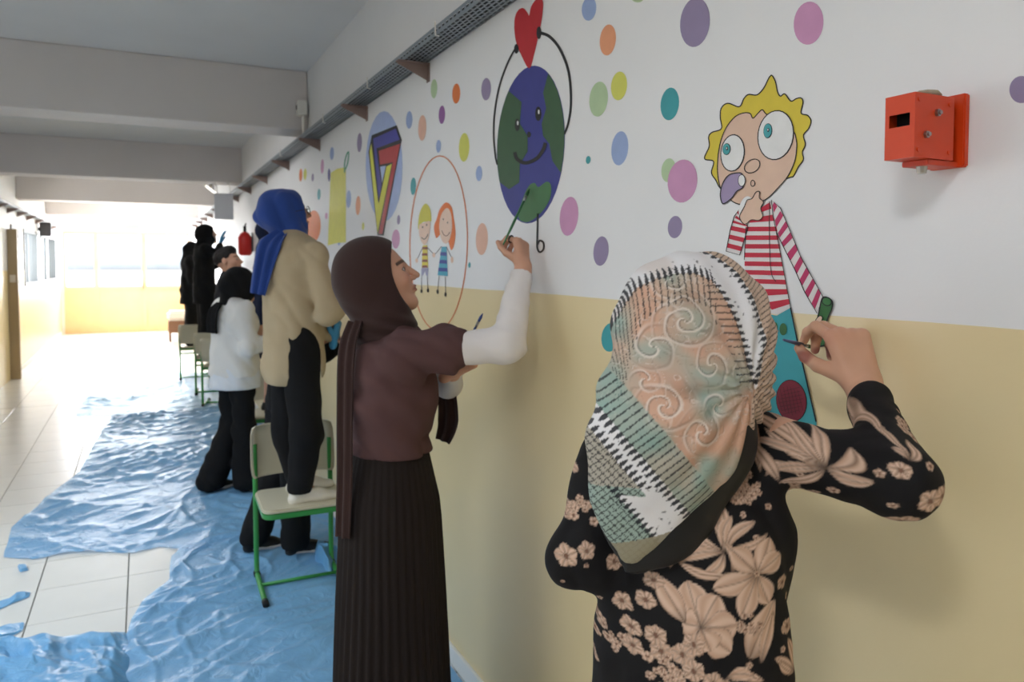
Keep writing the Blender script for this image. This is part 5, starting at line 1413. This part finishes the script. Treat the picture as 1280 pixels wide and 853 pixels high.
# --- woman in the blue headscarf, standing on the near chair
ZS = .443
M_BLUE = mat('blue_scarf_cloth', (44, 74, 148), 0.8, 0.25, bump=0.25, bscale=350, var=0.08, sheen=0.2)
M_BEIGE = mat('beige_knit', (188, 170, 140), 0.9, 0.2, bump=0.35, bscale=300, var=0.05)
M_GLOVE = mat('blue_nitrile', (60, 150, 206), 0.4, 0.5)
b = at(369, 640, 3.60)
w3 = empty('person', (b[0], b[1], ZS)); tag(w3, 'woman in blue headscarf and beige tunic standing on a chair', 'person')
s = Sk((b[0], b[1], ZS), 82, 1.51); J = s.J
J['head'] = at(360, 268, 3.60)
J['shR'] = at(392, 318, 3.47); J['elR'] = at(410, 392, 3.44); J['wrR'] = at(440, 372, 3.62)
J['shL'] = at(376, 318, 3.74); J['elL'] = at(400, 395, 3.75); J['wrL'] = at(418, 424, 3.66)
J['neck'] = at(362, 300, 3.60)
J['knR'] = at(383, 545, 3.50); J['anR'] = at(375, 622, 3.50); J['knL'] = at(360, 545, 3.66); J['anL'] = at(372, 612, 3.68)
J['anR'][2] = ZS + .075; J['anL'][2] = ZS + .075
s.turn_head(4, 12, 0)
hdl = nrm(at(424, 396, 3.66) - J['wrL'])
HLp, _e = hand(J['wrL'], hdl, -CR[:, 0], 1, [(20, 25, 15)] * 4, .95)
HRp, _e = hand(J['wrR'], nrm(np.array([.8, .2, .5])), np.array([0, 0, -1.0]), 1, RELAX, .9)
skin_body(s, w3, (206, 160, 136), .016, .006, [HRp, HLp])
sculpt('glove', [Cone(p.a, p.b, p.ra + .002, p.rb + .002, p.k, p.n, p.q) for p in HLp], .006, M_GLOVE, w3)
A = s.hax()
hijab(s, 'headscarf', M_BLUE, w3, h=.008, disp=tdisp(.011, 1.0, 2), sub=1, inf=.022, bun=.035, open_w=.058, open_h=.095, open_y=.135,
      extra=[Ell(s.hl(0, -.075, .005), np.array([.085, .085, .092]) * s.sc, A, .04), Cone(J['neck'] + .02 * s.U, J['neck'] - .03 * s.U, .088, .095, .03)])
ribbon('scarf_end', [at(352, 290, 3.46), at(338, 305, 3.42), at(330, 330, 3.42), at(322, 368, 3.42)], CR[:, 0], [.07, .115, .10, .075], .006, M_BLUE, w3, pleat=.010, npl=2.5)
tz = 1.0
tuP = s.torso(.020) + s.bust(.012) + s.arm('R', (.062, .058, .042), 0, 1.95, .03) + s.arm('L', (.060, .055, .042), 0, 1.85, .03) + [Cone(J['waist'], J['hip'] - .16 * s.U, .150, .172, .05, s.Fw, .85), Cone(J['chest'], J['waist'], .148, .150, .04, s.Fw, .85)]
slit = at(382, 476, 3.44)
tuP.append(Ell(slit, (.060, .26, .22), (CR[:, 0], -CR[:, 2], np.array([0, 0, 1.0])), .012, True))
sculpt('tunic', tuP, .008, M_BEIGE, w3, cuts=[Half((0, 0, tz), (0, 0, -1))], disp=tdisp(.008, 1.0, 4), sub=1)
trP = [Cone(J['hip'], J['waist'], .128, .11, .04, s.Fw, .8)] + s.leg('R', .012, (.088, .066, .052)) + s.leg('L', .012, (.088, .066, .052))
sculpt('trousers', trP, .009, M_BLACKCL, w3, cuts=[Half((0, 0, ZS + .055), (0, 0, -1))], disp=tdisp(.005, 1.0, 6))
shoes_of(s, w3, M_SHOEW, ZS, 8, .006)
g_ = MB()
for sx in (-1, 1):
    g_.tube([s.hl(sx * .034 + .025 * math.cos(a), .098, .002 + .020 * math.sin(a)) for a in np.linspace(0, 2 * math.pi, 17)], .0018, 6)
    g_.tube([s.hl(sx * .058, .098, .006), s.hl(sx * .080, .06, .008), s.hl(sx * .08, .0, .006)], .0018, 6)
g_.tube([s.hl(-.009, .098, .004), s.hl(.009, .098, .004)], .0016, 6)
g_.build('glasses', mat('dark_glasses_frame', (30, 28, 28), 0.4), w3, True)

# --- woman in the white jumper
b = onfloor(296, 612)
w4 = empty('person', (b[0], b[1], 0)); tag(w4, 'woman in black headscarf, white jumper and wide black trousers standing on the sheet', 'person')
s = Sk((b[0], b[1], 0), 68, 1.55); J = s.J
D4 = -(CR.T @ (np.array([b[0], b[1], 0.9]) - CP))[2]
J['head'] = at(301, 358, D4)
s.turn_head(10, 6, 0)
M_WKNIT = mat('white_knit', (232, 230, 228), 0.9, 0.2, bump=0.3, bscale=250)
M_WSHIRT = mat('white_shirt_cloth', (228, 232, 240), 0.8, 0.2, bump=0.1)
J['anL'] = J['anL'] - s.Fw * .13; J['anR'] = J['anR'] + s.Fw * .04
J['elR'] = J['shR'] + np.array([.03, -.06, -.25]); J['wrR'] = J['elR'] + s.Fw * .20 + s.U * .04
J['elL'] = J['shL'] + np.array([.02, .02, -.25]); J['wrL'] = J['elL'] + s.Fw * .20 + s.U * .06
skin_body(s, w4, (206, 160, 136), .02, .008, [simple_hand(J, 'R', s.Fw, -s.R, 1, .9), simple_hand(J, 'L', s.Fw, s.R, -1, .9)])
hijab(s, 'headscarf', M_BLACKCL, w4, h=.010, disp=tdisp(.006, 1, 8), sub=1, inf=.026, bun=.02, open_w=.055, open_h=.09, open_y=.14, extra=[Cone(J['neck'] + .02 * s.U, J['neck'] - .01 * s.U, .080, .085, .03)])
ribbon('scarf_end', [J['neck'] - s.Fw * .09, J['neck'] - s.Fw * .135 - s.U * .05, J['neck'] - s.Fw * .15 - s.U * .13, J['neck'] - s.Fw * .15 - s.U * .20], s.R, [.07, .14, .15, .15], .008, M_BLACKCL, w4, pleat=.010, npl=2.5)
juP = s.torso(.030) + s.bust(.01) + s.arm('R', (.066, .060, .042), 0, 1.9, .03) + s.arm('L', (.066, .060, .042), 0, 1.9, .03) + [Cone(J['chest'], J['hip'] + .02 * s.U, .155, .182, .05, s.Fw, .92)]
sculpt('jumper', juP, .010, M_WKNIT, w4, cuts=[Half(J['hip'] - .03 * s.U, (0, 0, -1))], disp=tdisp(.010, .9, 3), sub=1)
sculpt('shirt', [Cone(J['hip'], J['hip'] - .10 * s.U, .178, .184, .04, s.Fw, .90)], .010, M_WSHIRT, w4, cuts=[Half(J['hip'] - .115 * s.U, (0, 0, -1))], disp=tdisp(.007, 1, 5))
trP = [Cone(J['hip'], J['waist'], .14, .11, .04, s.Fw, .8)] + s.leg('R', .0, (.086, .080, .105)) + s.leg('L', .0, (.086, .080, .105))
sculpt('trousers', trP, .010, M_BLACKCL, w4, cuts=[Half((0, 0, .025), (0, 0, -1))], disp=tdisp(.008, 1, 9))
shoes_of(s, w4, M_SHOEB, 0, 0, .010, M_SOLE)

# --- young man with short dark hair behind her
b = at(287, 400, 6.6)
w5 = empty('person', (b[0], b[1], 0)); tag(w5, 'young man with short dark hair in dark top behind the white jumper', 'person')
s = Sk((b[0], b[1], 0), 88, 1.70); J = s.J
J['head'] = at(286, 328, 6.6)
s.turn_head(25, 14, 8)
J['elR'] = J['shR'] + np.array([.05, -.05, -.26]); J['wrR'] = J['elR'] + s.Fw * .12 + s.U * -.18
skin_body(s, w5, (196, 150, 126), .022, .007, [simple_hand(J, 'R', -s.U + s.Fw, -s.R, 1, 1.0), simple_hand(J, 'L', -s.U + s.Fw, s.R, -1, 1.0)], True)
M_HAIR = mat('dark_hair', (30, 25, 24), 0.7, 0.3, bump=0.6, bscale=90, stretch=(1, 1, .3))
A = s.hax()
sculpt('hair', [Ell(s.hl(0, -.022, .045), np.array([.083, .098, .088]) * s.sc, A, .02), Ell(s.hl(0, .03, .105), np.array([.06, .05, .03]) * s.sc, A, .03), Ell(s.hl(0, .085, -.045), np.array([.10, .085, .098]) * s.sc, A, .01, True)], .008, M_HAIR, w5, disp=tdisp(.005, 4, 1))
M_DKTOP = mat('dark_grey_cloth', (38, 38, 42), 0.9, 0.2, bump=0.2)
M_JEANS = mat('blue_denim', (50, 66, 104), 0.85, 0.2, bump=0.25, bscale=400, var=0.1)
sculpt('shirt', s.torso(.022) + s.arm('R', (.062, .056, .04), 0, 1.6, .03) + s.arm('L', (.062, .056, .04), 0, 1.6, .03), .013, M_DKTOP, w5, cuts=[Half(J['hip'] - .05 * s.U, (0, 0, -1))], disp=tdisp(.008))
sculpt('jeans', [Cone(J['hip'], J['waist'], .14, .11, .04, s.Fw, .8)] + s.leg('R', .012) + s.leg('L', .012), .013, M_JEANS, w5, cuts=[Half((0, 0, .05), (0, 0, -1))])
shoes_of(s, w5, M_SHOEB, 0, 0, .012)

# --- two people in black on the far chairs
def black_person(px, d, head_py, H, theta, label, glove=None, hijab_on=True, arm_up=None):
    b = at(px, 440, d); r = empty('person', (b[0], b[1], ZS)); tag(r, label, 'person')
    s = Sk((b[0], b[1], ZS), theta, H); J = s.J
    hp_ = at(px + 2, head_py, d); J['head'][2] = hp_[2]; J['head'][0] = hp_[0]; J['head'][1] = hp_[1]
    dz = J['head'][2] - .14 * s.sc - J['neck'][2]
    for k in ('neck', 'shR', 'shL'): J[k] = J[k] + np.array([0, 0, dz * .8])
    s.turn_head(8, 14, 0)
    hands = []
    if arm_up:
        J['elR'] = at(*arm_up[0]); J['wrR'] = at(*arm_up[1]); hh_ = hand(J['wrR'], s.U + .2 * s.Fw, s.Fw, 1, [(12, 15, 10)] * 4, 1.0)[0]; hands.append(hh_)
    else:
        J['elR'] = J['shR'] + np.array([.02, -.03, -.26]); J['wrR'] = J['elR'] + s.Fw * .18 + s.U * .08; hands.append(simple_hand(J, 'R', s.Fw, -s.R, 1, .9))
    J['elL'] = J['shL'] + np.array([.03, .0, -.25]); J['wrL'] = J['elL'] + s.Fw * .18 + s.U * .08; hands.append(simple_hand(J, 'L', s.Fw, s.R, -1, .9))
    skin_body(s, r, (190, 146, 122), .024, .010, hands)
    if hijab_on: hijab(s, 'headscarf', M_BLACKCL, r, h=.012, disp=tdisp(.006, 1, 3), inf=.018, bun=.01, open_w=.055, open_h=.09, open_y=.13, extra=[Cone(J['neck'], J['neck'] - .05 * s.U, .085, .10, .03)])
    sculpt('coat', s.torso(.026) + s.bust(.01) + s.arm('R', (.064, .056, .045), 0, 1.8, .03) + s.arm('L', (.064, .056, .045), 0, 1.9, .03) + [Cone(J['waist'], J['hip'] - .22 * s.U, .148, .168, .05, s.Fw, .8)], .015, M_BLACKCL, r, cuts=[Half(J['hip'] - .22 * s.U, (0, 0, -1))], disp=tdisp(.009, 1, 2))
    sculpt('trousers', [Cone(J['hip'], J['waist'], .13, .10, .04, s.Fw, .8)] + s.leg('R', .012, (.09, .075, .065)) + s.leg('L', .012, (.09, .075, .065)), .015, M_BLACKCL, r, cuts=[Half((0, 0, ZS + .03), (0, 0, -1))], disp=tdisp(.006))
    shoes_of(s, r, M_SHOEB, ZS, 0, .012)
    if glove: sculpt('glove', [Cone(p.a, p.b, p.ra + .003, p.rb + .003, p.k, p.n, p.q) for p in hands[0]], .008, M_GLOVE, r)
    return r
black_person(257, 9.0, 294, 1.62, 84, 'person in black headscarf and coat raising a blue gloved hand', True, True, ((272, 318, 8.85), (275.5, 305, 9.0)))
black_person(239, 10.25, 313, 1.48, 88, 'person in black standing on a chair behind the one with the raised glove')

# --- person in navy on the chair behind the white jumper (mostly hidden)
cx_, cy_ = .87, 6.03
w6 = empty('person', (cx_, cy_ - .20, ZS)); tag(w6, 'person in navy dress on a chair, hidden behind the blue headscarf', 'person')
s = Sk((cx_ - .01, cy_ - .20, ZS), 90, 1.46); J = s.J
s.turn_head(0, 10, 0)
J['elR'] = J['shR'] + np.array([.02, -.06, -.24]); J['wrR'] = J['elR'] + s.Fw * .06 + s.U * .20; J['elL'] = J['shL'] + np.array([.02, .03, -.24]); J['wrL'] = J['elL'] + s.Fw * .06 + s.U * .18
skin_body(s, w6, (206, 164, 142), .016, .010, [simple_hand(J, 'R', s.U, s.Fw, 1, .9), simple_hand(J, 'L', s.U, s.Fw, -1, .9)])
M_NAVY = mat('navy_cloth', (34, 42, 66), 0.9, 0.2, bump=0.25, var=0.06)
sculpt('dress', s.torso(.022) + s.bust(.01) + s.arm('R', (.060, .054, .042), 0, 1.8, .03) + s.arm('L', (.060, .054, .042), 0, 1.8, .03) + [Cone(J['waist'], J['hip'] - .34 * s.U, .130, .150, .05, s.Fw, .9)], .012, M_NAVY, w6, cuts=[Half(J['hip'] - .36 * s.U, (0, 0, -1))], disp=tdisp(.008, 1, 7))
hijab(s, 'headscarf', M_NAVY, w6, h=.011, disp=tdisp(.005, 1, 6), inf=.016, open_w=.055, open_h=.09, open_y=.13, extra=[Cone(J['neck'], J['neck'] - .05 * s.U, .085, .10, .03)])
shoes_of(s, w6, M_SHOEB, ZS, 0, .010)

# --- person in black trousers and black trainers behind the near chair (mostly hidden)
b = onfloor(362, 688)
w7 = empty('person', (b[0], b[1], 0)); tag(w7, 'person in black trousers and white soled black trainers behind the near chair', 'person')
s = Sk((b[0], b[1] , 0), 84, 1.56); J = s.J
J['anL'] = J['anL'] - s.Fw * .16; J['knL'] = J['knL'] - s.Fw * .05; J['anR'] = J['anR'] + s.Fw * .02
J['elR'] = J['shR'] + np.array([.05, -.01, -.25]); J['wrR'] = J['elR'] + s.Fw * .18 + s.U * .10; J['elL'] = J['shL'] + np.array([.05, .0, -.25]); J['wrL'] = J['elL'] + s.Fw * .18 + s.U * .10
skin_body(s, w7, (206, 164, 142), .018, .011, [simple_hand(J, 'R', s.Fw, -s.R, 1, .9), simple_hand(J, 'L', s.Fw, s.R, -1, .9)])
sculpt('shirt', s.torso(.02) + s.bust(.01) + s.arm('R', (.056, .05, .04), 0, 1.9, .03) + s.arm('L', (.056, .05, .04), 0, 1.9, .03), .013, M_BLACKCL, w7, cuts=[Half(J['hip'] - .06 * s.U, (0, 0, -1))], disp=tdisp(.007))
hijab(s, 'headscarf', M_BLACKCL, w7, h=.011, disp=tdisp(.005), inf=.016, open_w=.055, open_h=.09, open_y=.13, extra=[Cone(J['neck'], J['neck'] - .05 * s.U, .085, .10, .03)])
sculpt('trousers', [Cone(J['hip'], J['waist'], .13, .10, .04, s.Fw, .8)] + s.leg('R', .014, (.09, .072, .066)) + s.leg('L', .014, (.09, .072, .066)), .011, M_BLACKCL, w7, cuts=[Half((0, 0, .045), (0, 0, -1))], disp=tdisp(.006))
shoes_of(s, w7, M_SHOEB, 0, 6, .007, M_SOLE)

# ================================================================== PLASTIC SHEETS ON THE FLOOR
def plastic_mat(name, rgb, alpha):
    m = bpy.data.materials.new(name); m.use_nodes = True
    nt = m.node_tree; p = nt.nodes['Principled BSDF']; out = nt.nodes['Material Output']
    p.inputs['Base Color'].default_value = L4(rgb); p.inputs['Roughness'].default_value = 0.34; p.inputs['Specular IOR Level'].default_value = 0.35
    t = nt.nodes.new('ShaderNodeBsdfTransparent'); t.inputs['Color'].default_value = (*[float(x) for x in lin(rgb) ** .25], 1)
    mx = nt.nodes.new('ShaderNodeMixShader'); mx.inputs[0].default_value = alpha
    tc = nt.nodes.new('ShaderNodeTexCoord'); n = nt.nodes.new('ShaderNodeTexNoise'); n.inputs['Scale'].default_value = 14; n.inputs['Detail'].default_value = 6; n.inputs['Distortion'].default_value = 1.4
    nt.links.new(tc.outputs['Object'], n.inputs['Vector'])
    b = nt.nodes.new('ShaderNodeBump'); b.inputs['Strength'].default_value = 0.5; b.inputs['Distance'].default_value = 0.012
    vo = nt.nodes.new('ShaderNodeTexVoronoi'); vo.inputs['Scale'].default_value = 6.5
    va = nt.nodes.new('ShaderNodeVectorMath'); va.operation = 'MULTIPLY_ADD'; nt.links.new(n.outputs['Color'], va.inputs[0]); va.inputs[1].default_value = (0.22, 0.22, 0.0); nt.links.new(tc.outputs['Object'], va.inputs[2]); nt.links.new(va.outputs[0], vo.inputs['Vector'])
    ad = nt.nodes.new('ShaderNodeMath'); ad.operation = 'MULTIPLY_ADD'; nt.links.new(vo.outputs['Distance'], ad.inputs[0]); ad.inputs[1].default_value = 1.6; nt.links.new(n.outputs['Fac'], ad.inputs[2])
    nt.links.new(ad.outputs[0], b.inputs['Height']); nt.links.new(b.outputs[0], p.inputs['Normal'])
    nt.links.new(t.outputs[0], mx.inputs[1]); nt.links.new(p.outputs[0], mx.inputs[2]); nt.links.new(mx.outputs[0], out.inputs['Surface'])
    return m
M_PL1 = plastic_mat('blue_plastic_film', (132, 188, 236), 0.74)
M_PL2 = plastic_mat('pale_blue_plastic_film', (150, 200, 238), 0.60)
M_PL3 = plastic_mat('crumpled_blue_film', (120, 182, 232), 0.80)
def resample(P, n):
    P = np.asarray(P, float); d = np.concatenate([[0], np.cumsum(np.linalg.norm(np.diff(P, axis=0), axis=1))]); t = np.linspace(0, d[-1], n)
    return np.stack([np.interp(t, d, P[:, k]) for k in range(2)], 1)
def crease(x, y, seed, amp, n=14, fmin=1.5, fmax=6.0):
    g = np.random.default_rng(seed); h = np.zeros_like(x)
    wx = .18 * NZ(x * 2.3 + seed, y * 2.3, x * 0 + .3); wy = .18 * NZ(x * 2.3, y * 2.3 + seed, x * 0 + 4.3)
    for k in range(n):
        a = g.uniform(0, math.pi); f = g.uniform(fmin, fmax); ph = g.random()
        t = ((x + wx) * math.cos(a) + (y + wy) * math.sin(a)) * f + ph + .35 * NZ(x * 1.7 + k, y * 1.7, x * 0 + k * .37)
        ridge = np.exp(-((t % 1.0 - .5) / .09) ** 2)
        mask = np.clip(NZ(x * 2.0 + k * 3.1, y * 2.0 + k * 1.7, x * 0 + k) * 2.2, 0, 1)
        h = h + amp * ridge * mask * g.uniform(.4, 1.0)
    return h
def sheet(name, top, right, bottom, left, nu, nv, amp, seed, m, label, cat='plastic sheet', z0=.003, puff=0.0, group=None, edge=.012):
    """Coons patch between four boundary lines on the floor (world xy)"""
    T_, R_, B_, L_ = resample(top, nu), resample(right, nv), resample(bottom, nu), resample(left, nv)
    u = np.linspace(0, 1, nu)[:, None, None]; v = np.linspace(0, 1, nv)[None, :, None]
    S = (1 - v) * T_[:, None, :] + v * B_[:, None, :] + (1 - u) * L_[None] + u * R_[None] - ((1 - u) * (1 - v) * T_[0] + u * (1 - v) * T_[-1] + (1 - u) * v * B_[0] + u * v * B_[-1])
    x, y = S[..., 0], S[..., 1]
    ew = np.minimum(np.minimum(u[..., 0], 1 - u[..., 0]), np.minimum(v[..., 0], 1 - v[..., 0]))
    jx = edge * NZ(x * 5, y * 5, x * 0 + seed); jy = edge * NZ(x * 5 + 9, y * 5, x * 0 + seed)
    z = z0 + crease(x, y, seed, amp) * np.clip(.35 + ew * 14, 0, 1) + .5 * amp * np.clip(NZ(x * 3, y * 3, x * 0 + seed), 0, 1) + puff * np.clip(ew * 5, 0, 1)
    for (qx, qy) in PRESS:
        w_ = np.exp(-((x - qx) ** 2 + (y - qy) ** 2) / .05 ** 2); z = z * (1 - w_) + (z0 + .001) * w_
    V = np.stack([x + jx, y + jy, z], -1); V[..., 0] = np.minimum(V[..., 0], W - .02)
    idx = np.arange(nu * nv).reshape(nu, nv); Q = np.stack([idx[:-1, :-1], idx[1:, :-1], idx[1:, 1:], idx[:-1, 1:]], -1).reshape(-1, 4)
    o = link(name, quads_mesh(name, V.reshape(-1, 3), Q), m, None, True); tag(o, label, cat, group); return o
PRESS = []
for o_ in [o for o in col.objects if o.name.startswith('school_chair')]:
    a_ = o_.rotation_euler.z
    for lx in (-.185, .185):
        for ly in (0, .1, .2, .3, .37): PRESS.append((o_.location.x + lx * math.cos(a_) - ly * math.sin(a_), o_.location.y + lx * math.sin(a_) + ly * math.cos(a_)))
def fl(*pts): return [onfloor(*p)[:2] for p in pts]
# far pale sheet
sheet('plastic_sheet', fl((112, 492), (150, 476), (200, 466), (270, 466)), fl((270, 466), (292, 490), (305, 512)), fl((94, 521), (150, 522), (200, 516), (250, 516), (305, 512)), fl((112, 492), (102, 505), (94, 521)), 90, 60, .014, 21, M_PL2, 'pale blue plastic sheet under the far chairs')
# middle sheet
sheet('plastic_sheet', fl((140, 520), (200, 513), (290, 508)) + [np.array([1.04, 8.3])], [np.array([1.04, 8.3]), np.array([1.04, 6.0]), np.array([1.04, 4.6])],
      fl((6, 697), (40, 700), (85, 692), (130, 691), (165, 692), (200, 684), (240, 690), (330, 668)) + [np.array([1.04, 4.6])], fl((140, 520), (122, 548), (98, 590), (60, 622), (14, 660), (6, 697)), 150, 170, .014, 33, M_PL1, 'blue plastic sheet spread under the woman in the white jumper')
# near sheet
sheet('plastic_sheet', fl((216, 696), (240, 676), (330, 664)) + [np.array([1.04, 4.75])], [np.array([1.04, 4.75]), np.array([1.04, 3.2]), np.array([1.04, 1.5])],
      fl((120, 1000), (300, 1010)) + [np.array([1.04, 1.5])], fl((216, 696), (212, 726), (184, 750), (166, 775), (158, 800), (150, 850), (120, 1000)), 140, 150, .011, 47, M_PL1, 'blue plastic sheet spread under the near chair', z0=.007)
# crumpled heap
def heap(name, pts, seed, amp, label, m=M_PL3, n=70, z0=.004, base=.0):
    c = np.mean(pts, 0); B = np.asarray(resample(list(pts) + [pts[0]], n + 1))[:-1]; nr = 46; V = []
    for i in range(nr + 1):
        r = i / nr
        for k in range(n): V.append(c + (B[k] - c) * r)
    V = np.array(V); x, y = V[:, 0], V[:, 1]; rr = np.repeat(np.linspace(0, 1, nr + 1), n)
    rid = lambda f, o: (1 - 2.4 * np.abs(NZ(x * f + o, y * f * .7 + x * f * .5, x * 0 + o)))
    z = z0 + np.clip(base + amp * (1.1 * rid(5.0, 1.3) + .55 * rid(11.0, 4.1) + .25 * rid(24.0, 7.7)), 0, 1) * np.clip((1 - rr) * 4, 0, 1)
    x2 = x + amp * .5 * NZ(x * 8, y * 8, x * 0 + 2); y2 = y + amp * .5 * NZ(x * 8 + 5, y * 14, x * 0 + 2)
    idx = np.arange((nr + 1) * n).reshape(nr + 1, n); nx = np.roll(idx, -1, 1)
    Q = np.stack([idx[:-1], idx[1:], nx[1:], nx[:-1]], -1).reshape(-1, 4)
    o = link(name, quads_mesh(name, np.stack([x2, y2, z], 1), Q), m, None, True); tag(o, label, 'plastic sheet' if 'heap' in label else 'plastic scrap'); return o
heap('plastic_heap', np.array(fl((-60, 815), (0, 803), (60, 802), (110, 797), (156, 795), (158, 815), (162, 880), (120, 960), (-60, 960))), 5, .024, 'crumpled heap of blue plastic film on the white tiles', n=150, base=.035, z0=.010)
heap('plastic_scrap', np.array(fl((22, 709), (33, 708), (36, 714), (24, 717))), 8, .012, 'tiny blue scrap of film lying alone on a tile', n=24)
heap('plastic_scrap', np.array(fl((-10, 756), (15, 748), (40, 741), (38, 747), (15, 756), (-10, 768))), 9, .014, 'narrow twisted blue strip of film on the tiles', n=36)
heap('plastic_scrap', np.array(fl((-10, 792), (10, 782), (28, 780), (26, 789), (5, 803), (-10, 806))), 10, .016, 'flat blue strip of film beside the crumpled heap', n=36)
heap('plastic_scrap', np.array(fl((392, 690), (414, 684), (430, 700), (415, 720), (395, 705))), 12, .04, 'crumpled ball of blue film behind the near chair', n=40, base=.03, z0=.012)
